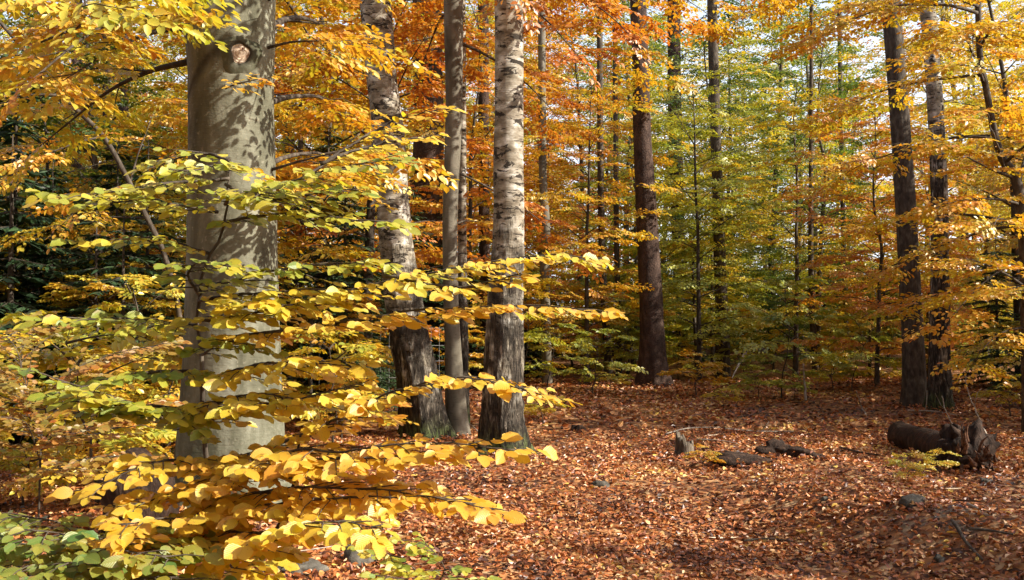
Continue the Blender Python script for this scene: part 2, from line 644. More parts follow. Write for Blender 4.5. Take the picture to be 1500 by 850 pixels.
LM = dict(
    fg_yellow=leaf_mat('leaf_yellow_near', [(0, (.48, .46, .03)), (.3, (.68, .56, .035)), (.6, (.80, .56, .03)), (1, (.82, .48, .035))], .55, .05, True),
    fg_lime=leaf_mat('leaf_lime_near', [(0, (.20, .30, .03)), (.3, (.36, .40, .035)), (.62, (.58, .52, .04)), (1, (.74, .54, .04))], .55, .05, True),
    fg_amber=leaf_mat('leaf_amber_near', [(0, (.66, .52, .035)), (.35, (.76, .50, .032)), (.7, (.78, .43, .03)), (1, (.72, .32, .03))], .55, .05, True),
    fg_green=leaf_mat('leaf_green_near', [(0, (.10, .22, .03)), (.35, (.24, .29, .035)), (.7, (.40, .36, .04)), (1, (.6, .40, .035))], .55, .05, True),
    fg_dull=leaf_mat('leaf_dull_near', [(0, (.22, .20, .03)), (.4, (.36, .24, .03)), (.75, (.44, .20, .03)), (1, (.5, .16, .03))], .55, .05, True),
    amber=leaf_mat('leaf_amber', [(0, (.46, .42, .03)), (.35, (.64, .45, .03)), (.7, (.70, .36, .028)), (1, (.62, .24, .022))]),
    orange=leaf_mat('leaf_orange', [(0, (.62, .38, .035)), (.35, (.66, .29, .028)), (.7, (.60, .20, .022)), (1, (.45, .12, .018))]),
    yellow=leaf_mat('leaf_yellow', [(0, (.34, .40, .04)), (.35, (.58, .52, .045)), (.7, (.74, .50, .04)), (1, (.68, .34, .03))]),
    lime=leaf_mat('leaf_lime', [(0, (.19, .26, .035)), (.35, (.35, .38, .04)), (.7, (.52, .51, .05)), (1, (.68, .50, .045))]),
    green=leaf_mat('leaf_green', [(0, (.05, .11, .02)), (.4, (.10, .18, .025)), (.75, (.22, .27, .03)), (1, (.42, .34, .03))]),
    spruce=leaf_mat('spruce_needles', [(0, (.010, .028, .010)), (.5, (.02, .05, .015)), (1, (.045, .085, .025))], .1, .04),
    litter=leaf_mat('litter_leaf', [(0, (.05, .02, .012)), (.18, (.14, .042, .018)), (.38, (.34, .10, .03)), (.58, (.54, .185, .05)),
                                    (.74, (.64, .33, .12)), (.90, (.66, .44, .24)), (1, (.74, .50, .10))], .15, .05, False, .42),
)


def ground_mat():
    m, nt = new_mat('forest_floor')
    b = NT(nt)
    co = b.n('ShaderNodeTexCoord').outputs['Object']
    w = b.n('ShaderNodeVectorMath', {0: co, 1: b.n('ShaderNodeVectorMath', {0: b.n('ShaderNodeTexNoise', {'Vector': co, 'Scale': 9.0}).outputs[1], 'Scale': .08}, operation='SCALE').outputs[0]}, operation='ADD').outputs[0]
    v = b.n('ShaderNodeTexVoronoi', {'Vector': b.mapping(w, (1, 1, .4)), 'Scale': 17.0})
    sp = b.n('ShaderNodeSeparateColor', {0: v.outputs['Color']})
    c = b.ramp(sp.outputs[0], [(0, (.05, .022, .012)), (.3, (.14, .052, .022)), (.55, (.26, .10, .035)), (.8, (.36, .17, .065)), (1, (.42, .27, .14))])
    soil = b.step(b.noise(co, 1.3, 4, .6), .60, .70)
    c = b.mix(b.math('MULTIPLY', soil, .6), c, (.055, .035, .022))
    dd = b.n('ShaderNodeVectorMath', {0: b.n('ShaderNodeVectorMath', {0: co, 1: (3.2, 7.35, 0)}, operation='SUBTRACT').outputs[0]}, operation='LENGTH').outputs['Value']
    nn = b.noise(co, 9, 4, .65)
    c = b.mix(b.math('MULTIPLY', b.step(b.math('ADD', dd, b.math('MULTIPLY', nn, .5)), .95, .5), b.step(nn, .45, .6)), c, (.17, .13, .09))
    h = b.math('ADD', b.math('MULTIPLY', sp.outputs[1], .6), b.math('MULTIPLY', v.outputs['Distance'], -.6))
    bp = b.n('ShaderNodeBump', {'Strength': .8, 'Distance': .03, 'Height': h}).outputs[0]
    pr = b.n('ShaderNodeBsdfPrincipled', {'Base Color': c, 'Roughness': .8, 'Specular IOR Level': .25, 'Normal': bp})
    b.n('ShaderNodeOutputMaterial', {0: pr.outputs[0]})
    return m


# ------------------------------------------------------------------ ground sheet
def grid_axis(a, b, c, w, fine, n):
    t = np.linspace(-1, 1, n)
    s = np.sinh(t * 4.2) / math.sinh(4.2)
    return np.where(s < 0, c + s * (c - a), c + s * (b - c))


gx = grid_axis(-170, 170, 0.5, 0, 0, 340)
gy = grid_axis(-60, 260, 8.0, 0, 0, 360)
X, Y = np.meshgrid(gx, gy)
Z = H(X, Y)
idx = np.arange(X.size).reshape(X.shape)
mb = MB()
mb.add(np.stack([X, Y, Z], -1).reshape(-1, 3), np.stack([idx[:-1, :-1], idx[:-1, 1:], idx[1:, 1:], idx[1:, :-1]], -1).reshape(-1, 4))
o = link('ground', mb.mesh('ground'), ground_mat())
tag(o, kind='structure')

# fallen leaves
mb = MB()
rg = np.random.default_rng(21)


def litter(d0, d1, dens, smin, smax, tmpl, lift):
    n = int(dens * ((d1 ** 2 - d0 ** 2) * .56 + 2.4 * (d1 - d0)))
    d = np.sqrt(rg.uniform(d0 ** 2, d1 ** 2, n))
    x = rg.uniform(-1, 1, n) * (.56 * d + 1.2)
    cl = fbm(np.stack([x * .9, d * .9, 0 * d], -1), 3)
    bare = np.exp(-(((x - 3.2) / .55) ** 2 + ((d - 7.35) / .45) ** 2) ** 2)
    keep = rg.random(n) < np.clip(.88 + .6 * cl, .40, 1) * (1 - .3 * bare)
    x, d, cl = x[keep], d[keep], cl[keep]
    n = len(x)
    z = H(x, d) + rg.uniform(.003, lift, n)
    az = rg.uniform(0, 2 * np.pi, n)
    tilt = np.abs(rg.normal(0, .32, n))
    dr = np.stack([np.cos(az), np.sin(az), rg.normal(0, .28, n)], -1)
    nr = np.stack([rg.normal(0, .38, n), rg.normal(0, .38, n), np.ones(n)], -1)
    cl2 = fbm(np.stack([x * .45, d * 1.1, 0 * d + 5], -1), 3)
    tone = np.clip(rg.beta(1.9, 2.2, n) + .14 * cl + .16 * cl2 + .05 * rg.normal(0, 1, n), 0, 1)
    add_leaves(mb, np.stack([x, d, z], -1), dr, nr, rg.uniform(smin, smax, n), tone, tmpl,
               curl=rg.uniform(-2.5, 4.0, n), wid=rg.uniform(.7, 1.2, n))


litter(3.6, 9.0, 1250, .028, .055, LMID, .03)
litter(9.0, 14.0, 760, .033, .060, LMID, .03)
litter(14.0, 26.0, 130, .06, .11, LMID, .03)
LIT = mb


def drift(x0, y0, r, n, hgt):
    th = rg.uniform(0, 6.283, n)
    q = r * (.9 + np.abs(rg.normal(0, .45, n)))
    x, y = x0 + q * np.cos(th), y0 + q * np.sin(th)
    z = H(x, y) + hgt * np.exp(-(q / r - .9) * 1.6) * rg.uniform(.1, 1, n) + .004
    az = rg.uniform(0, 6.283, n)
    add_leaves(LIT, np.stack([x, y, z], -1), np.stack([np.cos(az), np.sin(az), rg.normal(0, .35, n)], -1),
               np.stack([rg.normal(0, .5, n) + .5 * np.cos(th), rg.normal(0, .5, n) + .5 * np.sin(th), np.ones(n)], -1), rg.uniform(.035, .065, n),
               np.clip(rg.beta(2, 2.2, n), 0, 1), LMID, curl=rg.uniform(-2, 4, n), wid=rg.uniform(.7, 1.2, n))


n = 520
d = np.sqrt(rg.uniform(16, 380, n)); x = rg.uniform(-1, 1, n) * (.56 * d + 1)
az = rg.uniform(0, 6.283, n)
add_leaves(LIT, np.stack([x, d, H(x, d) + rg.uniform(.02, .045, n)], -1), np.stack([np.cos(az), np.sin(az), rg.normal(0, .08, n)], -1),
           np.stack([rg.normal(0, .2, n), rg.normal(0, .2, n), np.ones(n)], -1), rg.uniform(.08, .38, n), np.where(rg.random(n) < .3, .86, rg.uniform(0, .2, n)), LMID,
           curl=rg.uniform(-.6, .6, n), wid=rg.uniform(.03, .06, n))
# fresh yellow leaves lying on top
n = 700
d = np.sqrt(rg.uniform(16, 340, n)); x = rg.uniform(-1, 1, n) * (.56 * d + 1)
az = rg.uniform(0, 6.283, n)
add_leaves(LIT, np.stack([x, d, H(x, d) + rg.uniform(.025, .04, n)], -1), np.stack([np.cos(az), np.sin(az), rg.normal(0, .2, n)], -1),
           np.stack([rg.normal(0, .3, n), rg.normal(0, .3, n), np.ones(n)], -1), rg.uniform(.045, .075, n), rg.uniform(.9, 1, n) + .05, LMID, curl=rg.uniform(-1, 2, n))


# ------------------------------------------------------------------ trunks from photo outlines
def traced_path(rows, base, top_h, top_scale=.25, depth=None):
    """rows: (y, x_left, x_right) top to bottom; returns local path and radii, bottom first"""
    d = depth if depth else base[1]
    dz = (base - CAM) @ FWD
    pts, rad = [], []
    for (y, xl, xr) in rows[::-1]:
        p = P((xl + xr) / 2, y, dz)
        pts.append(p - base); rad.append((xr - xl) / 2 / F * dz)
    pts, rad = np.array(pts), np.array(rad)
    if top_h and pts[-1][2] < top_h:
        dirn = unit(pts[-1] - pts[-3]) if len(pts) > 2 else np.array([0, 0, 1.0])
        dirn = unit(dirn * [.6, .6, 1])
        z0 = pts[-1][2]
        n = 5
        ext = [pts[-1] + dirn * (top_h - z0) * k / n + rs.normal(0, .05, 3) * [1, 1, 0] for k in range(1, n + 1)]
        er = [rad[-1] * (1 - (1 - top_scale) * k / n) for k in range(1, n + 1)]
        pts, rad = np.vstack([pts, ext]), np.concatenate([rad, er])
    return pts, rad


def trunk_mesh(pts, rad, sides=20, ds=.08, flare=.25, fh=.28, lobes=5, ph=0.0, bump=.03, bscale=(4, 4, 1.5), fiss=0.0, seed=0, ridge_z=1e9, att=None):
    below = pts[0] + np.array([0, 0, -.22])
    pts = np.vstack([below, pts]); rad = np.concatenate([[rad[0]], rad])
    path, r = resample(pts, ds, rad)

    def shape(path, rr, th, u, v):
        z = np.maximum(path[:, 2:3], 0)
        q = np.stack(np.broadcast_arrays(np.cos(th)[None] * bscale[0] * .3 + seed, np.sin(th)[None] * bscale[1] * .3, path[:, 2:3] * bscale[2]), -1)
        k = 1 + bump * fbm(q, 3)
        lob = .5 + .5 * np.cos(lobes * th[None] + ph + .6 * np.sin(2 * th[None] + ph))
        k = k + flare * np.exp(-z / fh) * (.35 + 1.0 * lob ** 2)
        if fiss:
            q2 = np.stack(np.broadcast_arrays(np.cos(th)[None] * 7 + seed, np.sin(th)[None] * 7, path[:, 2:3] * 3.2), -1)
            k = k + fiss * (np.abs(fbm(q2, 3)) - .38) * sstep(ridge_z * 1.5, 0, z)
        return rr * k
    mb = MB()
    tube(mb, path, r, sides, shape)
    if att is not None:
        mb.att[-1][:, 0] = att(mb.v[-1])
    return mb


def crown_top(rng, top, radius, height, n, leaf, mb):
    """high crown of a tall tree, out of the picture"""
    wood = MB()
    lv = Leaves(leaf, LLO, True)
    for i in range(n):
        a = i * 2.399
        z = top[2] - height * rng.uniform(.05, 1)
        l = radius * rng.uniform(.5, 1)
        p0 = np.array([top[0], top[1], z])
        limb(wood, lv, p0, p0 + [l * math.cos(a), l * math.sin(a), .5 * l], .05, .9, rng, gap=.6, sgap=.5, ss=1.6, wood_twigs=False, sides=5)
    lv.build(mb, rng)
    return wood


# ---- the big beech in front
base = G(338, 742)
rows = [(-60, 268, 404), (0, 269, 402), (60, 274, 401), (110, 278, 400), (170, 278, 400), (260, 277, 402), (350, 276, 404), (440, 274, 407),
        (520, 271, 410), (600, 266, 413), (660, 262, 415), (742, 258, 418)]
pts, rad = traced_path(rows, base, 13)


def beech_stain(V):
    s = np.zeros(len(V))
    dep = (base - CAM) @ FWD
    k = F / dep
    # dark collar seams under old limbs, laid on the bark by height and bearing
    ang = np.arctan2(V[:, 0], -V[:, 1])
    z = V[:, 2]
    zk = float((P(365, 95, dep) - base)[2])
    for (a0, z0, a1, z1, w, amt) in ((.30, zk + .08, -.75, zk - .28, .05, 1.0), (-1.1, zk + .45, -1.45, zk + .05, .05, .9), (.62, zk - .12, .55, zk - .42, .02, .8)):
        t = np.clip((ang - a0) / (a1 - a0), 0, 1)
        zz = z0 + (z1 - z0) * t ** 1.6
        dd = np.abs(z - zz) + .3 * np.maximum(0, np.abs(ang - np.clip(ang, min(a0, a1), max(a0, a1))))
        s = np.maximum(s, amt * np.exp(-(dd / w) ** 2))
    return s


mbt = trunk_mesh(pts, rad, 120, .022, flare=.30, fh=.30, lobes=6, ph=.8, bump=.018, bscale=(5, 5, 2.2), seed=2, att=beech_stain)
beech = thing('beech_tree', base, 'thick smooth grey beech trunk behind the yellow leaf sprays, widest trunk of all', 'tree')
link('trunk', mbt.mesh('beech_trunk'), M['beech'], beech)
dep = (base - CAM) @ FWD
# branch scar
sc_mb = MB()
th = np.arange(28) / 28 * 2 * np.pi
rn = 1 + .08 * np.sin(3 * th + 1) + .05 * np.sin(5 * th)
rings = [(2.0, -.03), (1.6, .0), (1.3, .013), (1.08, .020), (.95, .018), (.82, .0)]
V = np.vstack([np.stack([r * .068 * rn * np.cos(th), r * .078 * rn * np.sin(th), np.full(28, h)], -1) for r, h in rings])
ii = np.arange(28 * len(rings)).reshape(len(rings), 28)
sc_mb.add(V, np.stack([ii[:-1], np.roll(ii[:-1], -1, 1), np.roll(ii[1:], -1, 1), ii[1:]], -1).reshape(-1, 4), np.repeat([[0, 0, 0, 0], [.1, 0, 0, 0], [.3, 0, 0, 0], [.6, 0, 0, 0], [.95, 0, 0, 0], [.95, 0, 0, 0]], 28, axis=0))
ct = MB()
Vc = np.vstack([np.stack([.83 * .068 * rn * np.cos(th), .83 * .078 * rn * np.sin(th), np.full(28, .003)], -1), np.stack([.45 * .068 * rn * np.cos(th), .45 * .078 * rn * np.sin(th), np.full(28, .012)], -1), [[0, 0, .016]]])
j = np.arange(28)
ct.add(Vc, [np.stack([j, np.roll(j, -1), np.roll(j, -1) + 28, j + 28], -1), np.stack([j + 28, np.roll(j, -1) + 28, np.full(28, 56)], -1)])
so = link('branch_scar', sc_mb.mesh('branch_scar'), M['beech'], beech)
kx = (366 - 338) / 64.0
rr0 = 62 / F * dep
ang = math.asin(kx)
so.scale = (1.15, 1.15, 1)
so.location = (P(340, 93, dep) - base) + np.array([math.sin(ang) * rr0 * .985, -math.cos(ang) * rr0 * .985, 0])
so.rotation_euler = (R(90), 0, ang)
co_ = link('cut_face', ct.mesh('cut_face'), M['cut'], so)


def part_limb(name, parent, base, limbs, leafmat, rng, leaf=.07, tmpl=LMID, ss=1.0, barkmat='dark', thin=False, gap=.3, sgap=.26, lean=.25):
    """each limb of a near tree is a branch part with its leaves as sub-part"""
    for (a, b_, r0, W, bow) in limbs:
        wood, lv = MB(), Leaves(leaf, tmpl, thin, lean)
        limb(wood, lv, np.array(a) - base, np.array(b_) - base, r0, W, rng, bow=bow, gap=gap, sgap=sgap, ss=ss, start=.18)
        bo = link('branch', wood.mesh('branch'), M[barkmat], parent)
        lm = MB()
        lv.build(lm, rng)
        link('leaves', lm.mesh('leaves'), leafmat, bo)


rb = np.random.default_rng(5)
part_limb('branch', beech, base, [
    (P(275, 22, dep), P(60, 62, dep - .9), .052, .75, .05),
    (P(285, 25, dep), P(10, 150, dep - 1.9), .03, .7, .10),
    (P(280, 90, dep + .3), P(40, 230, dep + .6), .03, .8, .10),
], LM['amber'], rb, leaf=.072)
part_limb('branch', beech, base, [
    (P(280, -60, dep), P(-60, 20, dep - 1.2), .04, .9, .05),
    (P(275, -40, dep), P(120, 10, dep - 2.6), .03, .75, .06),
    (P(278, 40, dep), P(90, 120, dep - 1.0), .026, .7, .06),
], LM['yellow'], rb, leaf=.07)
part_limb('branch', beech, base, [
    (P(395, 40, dep + .2), P(500, 60, dep + 1.8), .035, .6, .08),
    (P(395, 150, dep + .2), P(500, 170, dep + 2.0), .03, .55, .06),
    (P(395, 240, dep + .25), P(520, 250, dep + 2.6), .025, .7, .05),
    (P(350, -40, dep + .3), P(470, 90, dep + 2.4), .03, .9, .1),
    (P(392, 70, dep - .1), P(505, 60, dep - .45), .014, .45, .04),
    (P(392, 0, dep - .1), P(515, -50, dep - .5), .016, .5, .04),
    (P(394, 250, dep - .05), P(560, 225, dep - .3), .013, .45, .05),
    (P(394, 290, dep - .05), P(500, 262, dep - .45), .012, .4, .05),
], LM['amber'], rb, leaf=.068)
part_limb('branch', beech, base, [
    (base + [.2, -.05, 4.4], base + [3.1, -.5, 5.4], .05, 1.0, .05),
    (base + [.2, -.1, 5.0], base + [2.9, .3, 6.6], .05, 1.0, .05),
    (base + [.15, -.2, 5.6], base + [2.2, -1.2, 7.0], .05, 1.0, .05),
    (base + [.15, -.2, 6.2], base + [2.6, -.2, 7.6], .05, 1.0, .05),
], LM['yellow'], rb, leaf=.075)
top = MB()
w = crown_top(rb, pts[-1], 3.0, 6, 12, .13, top)
link('crown', top.mesh('beech_crown'), LM['amber'], beech)

# ---- birches
def simple_tree(name, rows, basepx, mat, label, cat='tree', top_h=14, crownmat='yellow', sides=22, crown_r=2.2, crown_h=5, n=9, base=None, seed=1, **kw):
    b0 = G(*basepx) if base is None else base
    p, r = traced_path(rows, b0, top_h)
    root = thing(name, b0, label, cat)
    tm = trunk_mesh(p, r, sides, seed=seed, **kw)
    if crownmat:
        c = MB()
        wood = crown_top(np.random.default_rng(seed), p[-1], crown_r, crown_h, n, .13, c)
        tm.f += [f + tm.n for f in wood.f]
        tm.v += wood.v
        tm.att += wood.att
        tm.n += wood.n
        link('crown', c.mesh('crown'), LM[crownmat], root)
    link('trunk', tm.mesh('trunk'), M[mat], root)
    return root, b0, p


simple_tree('birch_tree', [(-40, 524, 568), (0, 527, 572), (100, 535, 580), (200, 545, 592), (300, 551, 599), (400, 560, 611), (470, 568, 624), (540, 580, 640), (600, 588, 650), (641, 590, 660)],
            (624, 641), 'birch', 'leaning white birch with dark cracked foot, nearer the thick beech', flare=.28, fh=.25, lobes=5, ph=1.4, bump=.04, fiss=.17, ridge_z=2.2, sides=72, ds=.035, seed=3, top_h=15)
simple_tree('birch_tree', [(-40, 725, 767), (0, 725, 767), (200, 724, 767), (350, 722, 768), (450, 714, 766), (550, 708, 765), (610, 705, 765), (668, 703, 770)],
            (738, 668), 'birch', 'upright white birch with mossy spreading foot, right of the slim grey stems', flare=.42, fh=.22, lobes=5, ph=-.6, bump=.04, fiss=.17, ridge_z=2.3, sides=72, ds=.035, seed=9, top_h=15)

# ---- young smooth beech and its pale companion
yb_base = G(671, 638)
rows = [(-60, 650, 680), (0, 650, 679), (100, 652, 678), (200, 652, 676), (300, 649, 671), (350, 648, 670), (450, 650, 672), (540, 652, 678), (600, 653, 684), (638, 654, 688)]
pts, rad = traced_path(rows, yb_base, 10)
yb = thing('beech_tree', yb_base, 'slim smooth grey beech stem between the two white birches', 'tree')
link('trunk', trunk_mesh(pts, rad, 28, .06, flare=.12, fh=.18, lobes=4, bump=.03, seed=5).mesh('trunk'), M['grey'], yb)
yd = (yb_base - CAM) @ FWD
ro = np.random.default_rng(8)
part_limb('branch', yb, yb_base, [
    (P(664, -30, yd), P(860, 95, yd - 2.2), .035, 1.0, .10),
    (P(664, -80, yd), P(930, 60, yd - 1.5), .035, 1.1, .08),
    (P(664, 60, yd), P(830, 190, yd + 1.0), .03, 1.0, .10),
    (P(664, 10, yd), P(610, 130, yd + 2.6), .03, .8, .10),
    (P(664, -110, yd), P(770, 10, yd - 2.5), .03, 1.0, .08),
    (P(664, -120, yd), P(560, 30, yd + 2.0), .03, 1.1, .08),
    (P(664, 250, yd), P(860, 380, yd + .4), .018, .6, .05),
    (P(664, 330, yd), P(720, 330, yd + 1.6), .018, .6, .05),
    (P(664, -60, yd), P(990, 40, yd + 1.8), .03, 1.1, .08),
    (P(664, -140, yd), P(880, -30, yd - 1.0), .03, 1.1, .08),
], LM['orange'], ro, leaf=.075)
part_limb('branch', yb, yb_base, [
    (P(664, -150, yd), P(1060, 40, yd + .4), .03, 1.1, .08),
    (P(664, -170, yd), P(1130, -10, yd - 1.0), .03, 1.1, .08),
    (P(664, -130, yd), P(960, 110, yd + 2.2), .03, 1.0, .08),
    (P(664, -190, yd), P(1010, -40, yd - 2.2), .03, 1.1, .06),
], LM['amber'], ro, leaf=.075)
c = MB()
crown_top(ro, pts[-1], 2.0, 4, 7, .13, c)
link('crown', c.mesh('crown'), LM['orange'], yb)

simple_tree('birch_tree', [(-40, 670, 681), (0, 671, 682), (200, 672, 683), (300, 671, 683), (450, 670, 685), (600, 672, 688)], (680, 622), 'birch',
            'very slim pale stem standing directly behind the smooth grey beech', flare=.1, fh=.2, seed=6, crown_r=1.5, n=5)

# ---- conifers and dark trunks
simple_tree('spruce_tree', [(-40, 922, 946), (100, 926, 950), (200, 928, 954), (300, 931, 962), (400, 935, 968), (480, 937, 973), (530, 936, 977), (567, 933, 982)], (956, 567), 'spruce',
            'thick dark brown spruce trunk at the far edge of the clearing', flare=.3, fh=.35, lobes=5, ph=2, seed=12, sides=40, crownmat='spruce', top_h=20)
simple_tree('spruce_tree', [(-40, 604, 646), (180, 607, 650), (300, 606, 648), (420, 606, 650), (545, 602, 654)], (628, 560), 'spruce',
            'dark reddish spruce trunk half hidden behind the leaning birch', flare=.2, seed=14, sides=32, crownmat='spruce', top_h=20)
simple_tree('pine_tree', [(-40, 1287, 1314), (0, 1291, 1318), (100, 1299, 1326), (200, 1306, 1334), (300, 1312, 1341), (400, 1317, 1347), (500, 1322, 1353), (597, 1323, 1358)], (1340, 597), 'dark',
            'dark smooth trunk, left one of the close pair behind the log', flare=.3, seed=15, sides=32, top_h=15, crownmat='spruce')
simple_tree('birch_tree', [(-40, 1344, 1366), (0, 1347, 1369), (100, 1355, 1377), (200, 1361, 1384), (300, 1364, 1388), (400, 1364, 1390), (500, 1362, 1391), (601, 1359, 1394)], (1376, 601), 'birchdark',
            'dark blotchy birch, right one of the close pair behind the log', flare=.34, seed=16, sides=36, fiss=.1, ridge_z=2.5, top_h=15)

for (rows, bp, mat, lab, nm) in [
    ([(-40, 700, 716), (100, 700, 716), (300, 701, 717), (500, 703, 719)], (710, 553), 'spruce', 'dark straight trunk just left of the upright white birch, farther back', 'spruce_tree'),
    ([(-40, 786, 797), (30, 788, 799), (250, 789, 801), (330, 793, 806), (400, 791, 805), (545, 794, 809)], (802, 562), 'grey', 'slim grey beech stem just right of the upright white birch', 'beech_tree'),
    ([(-40, 874, 882), (330, 876, 886), (525, 884, 897)], (890, 556), 'dark', 'thin dark stem left of the thick spruce trunk, left one of two', 'beech_tree'),
    ([(-40, 897, 903), (330, 899, 907), (525, 902, 911)], (908, 552), 'dark', 'thin dark stem left of the thick spruce trunk, nearer it of two', 'beech_tree'),
    ([(-40, 978, 996), (130, 978, 998), (300, 982, 1002), (520, 990, 1010)], (1000, 522), 'spruce', 'pale far trunk just right of the thick dark spruce trunk', 'pine_tree'),
    ([(-40, 1035, 1050), (100, 1038, 1053), (200, 1041, 1056), (350, 1045, 1062), (500, 1048, 1069)], (1060, 553), 'dark', 'slim dark grey trunk right of the thick spruce, above the orange bush', 'beech_tree'),
    ([(-40, 1186, 1191), (200, 1185, 1191), (400, 1184, 1192), (550, 1190, 1200)], (1195, 552), 'dark', 'thin straight dark stem midway between thick spruce and right-hand pair', 'beech_tree'),
    ([(-40, 104, 118), (130, 105, 120), (300, 105, 121), (500, 106, 122)], (114, 548), 'spruce', 'dark pine trunk in the shadowed wood, leftmost of the far trunks', 'pine_tree'),
    ([(-40, 148, 160), (150, 150, 162), (300, 161, 174), (430, 165, 178), (520, 166, 180)], (173, 556), 'spruce', 'reddish pine trunk with sunlit foot in the dark wood at left', 'pine_tree'),
    ([(-40, 174, 188), (150, 174, 188), (400, 176, 190)], (183, 545), 'spruce', 'dark trunk beside the reddish pine at left', 'pine_tree'),
    ([(-40, 416, 430), (40, 416, 430), (170, 417, 431), (400, 418, 433)], (426, 548), 'spruce', 'dark trunk seen just right of the thick beech', 'pine_tree'),
    ([(-40, 560, 574), (470, 564, 580)], (572, 548), 'spruce', 'dark trunk just left of the leaning birch foot', 'pine_tree'),
    ([(-40, 1226, 1232), (350, 1232, 1239), (520, 1236, 1244)], (1240, 545), 'dark', 'thin dark stem left of the right-hand trunk pair', 'beech_tree'),
]:
    simple_tree(nm, rows + [(bp[1], rows[-1][1], rows[-1][2])], bp, mat, lab, flare=.15, seed=int(bp[0]), sides=16, ds=.2, crownmat='spruce' if mat == 'spruce' else 'yellow', n=5, top_h=15)

# ---- leaning pale stem at left
lean_rows = [(a, (b_ + c_) / 2 - .36 * (c_ - b_), (b_ + c_) / 2 + .36 * (c_ - b_)) for a, b_, c_ in [(-30, -60, -52), (60, 20, 28), (140, 86, 95), (200, 146, 156), (270, 185, 196), (320, 210, 221), (370, 234, 245), (440, 253, 264), (500, 261, 273), (560, 265, 278), (660, 268, 283)]]
lb = G(276, 655)
root, lb, lp = simple_tree('beech_tree', lean_rows, (276, 655), 'dark', 'thin crooked dark stem bending away left of the thick beech', crownmat=None, flare=.1, sides=14, seed=31, top_h=0, base=lb)
ld = (lb - CAM) @ FWD
part_limb('branch', root, lb, [
    (P(150, 200, ld), P(10, 260, ld - .6), .016, .6, .06),
    (P(190, 270, ld), P(90, 330, ld - .9), .016, .6, .06),
    (P(215, 320, ld), P(40, 350, ld + .5), .016, .7, .06),
    (P(90, 140, ld), P(-60, 160, ld - .3), .02, .7, .06),
    (P(190, 270, ld), P(225, 165, ld + .4), .016, .6, .06),
    (P(255, 440, ld), P(120, 430, ld + .6), .014, .6, .04),
], LM['amber'], np.random.default_rng(55), leaf=.066)

# ---- right-hand crooked beech with limbs into the frame
rt_rows = [(a, (b_ + c_) / 2 - .31 * (c_ - b_), (b_ + c_) / 2 + .31 * (c_ - b_)) for a, b_, c_ in [(-60, 1424, 1438), (75, 1428, 1442), (130, 1437, 1452), (200, 1450, 1466), (235, 1460, 1480), (262, 1476, 1500), (330, 1486, 1510), (430, 1490, 1516), (640, 1492, 1524)]]
rtb = G(1506, 640)
root, rtb, rp = simple_tree('beech_tree', rt_rows, (1506, 640), 'dark', 'crooked dark beech at the right edge spreading amber branches', crownmat=None, flare=.15, sides=18, seed=33, top_h=7, base=rtb)
rd = (rtb - CAM) @ FWD
part_limb('branch', root, rtb, [
    (P(1490, 262, rd), P(1388, 212, rd - .3), .03, .7, -.05),
    (P(1495, 300, rd), P(1380, 300, rd - .8), .026, .8, .05),
    (P(1434, 20, rd), P(1190, 60, rd - 1.6), .03, 1.0, .08),
    (P(1440, 120, rd), P(1400, 40, rd - 1.8), .026, .9, .05),
    (P(1430, -60, rd), P(1150, -10, rd - .2), .03, 1.0, .08),
    (P(1470, 240, rd), P(1560, 180, rd - 1.0), .03, .9, .05),
    (P(1500, 380, rd), P(1390, 470, rd - .4), .024, .7, .08),
    (P(1500, 420, rd), P(1400, 380, rd - 1.2), .024, .8, .05),
    (P(1500, 330, rd), P(1270, 330, rd + 1.2), .028, 1.0, .08),
    (P(1500, 480, rd), P(1420, 540, rd - .6), .02, .6, .10),
    (P(1450, 200, rd), P(1230, 260, rd + 1.5), .028, 1.0, .08),
    (P(1434, 0, rd), P(1300, -40, rd - 2.5), .028, 1.0, .08),
    (P(1434, -40, rd), P(1080, 30, rd + 1.0), .03, 1.0, .08),
    (P(1490, 280, rd), P(1540, 120, rd + 1.5), .028, 1.0, .08),
    (P(1436, 60, rd), P(1420, 90, rd - 3.0), .026, .9, .06),
    (P(1440, 110, rd), P(1210, 170, rd + .6), .026, 1.1, .06),
    (P(1470, 245, rd), P(1440, 160, rd - 2.4), .024, .9, .04),
    (P(1490, 330, rd), P(1300, 400, rd + .8), .024, 1.0, .06),
    (P(1490, 340, rd), P(1450, 330, rd - 2.4), .022, .8, .04),
    (P(1434, 10, rd), P(1230, 20, rd - 2.0), .026, 1.1, .06),
    (P(1436, 70, rd), P(1480, 40, rd - 2.0), .026, 1.0, .06),
    (P(1495, 420, rd), P(1330, 450, rd + 1.6), .022, 1.0, .06),
    (P(1500, 450, rd), P(1490, 420, rd - 2.0), .022, .8, .04),
], LM['amber'], np.random.default_rng(57), leaf=.07)


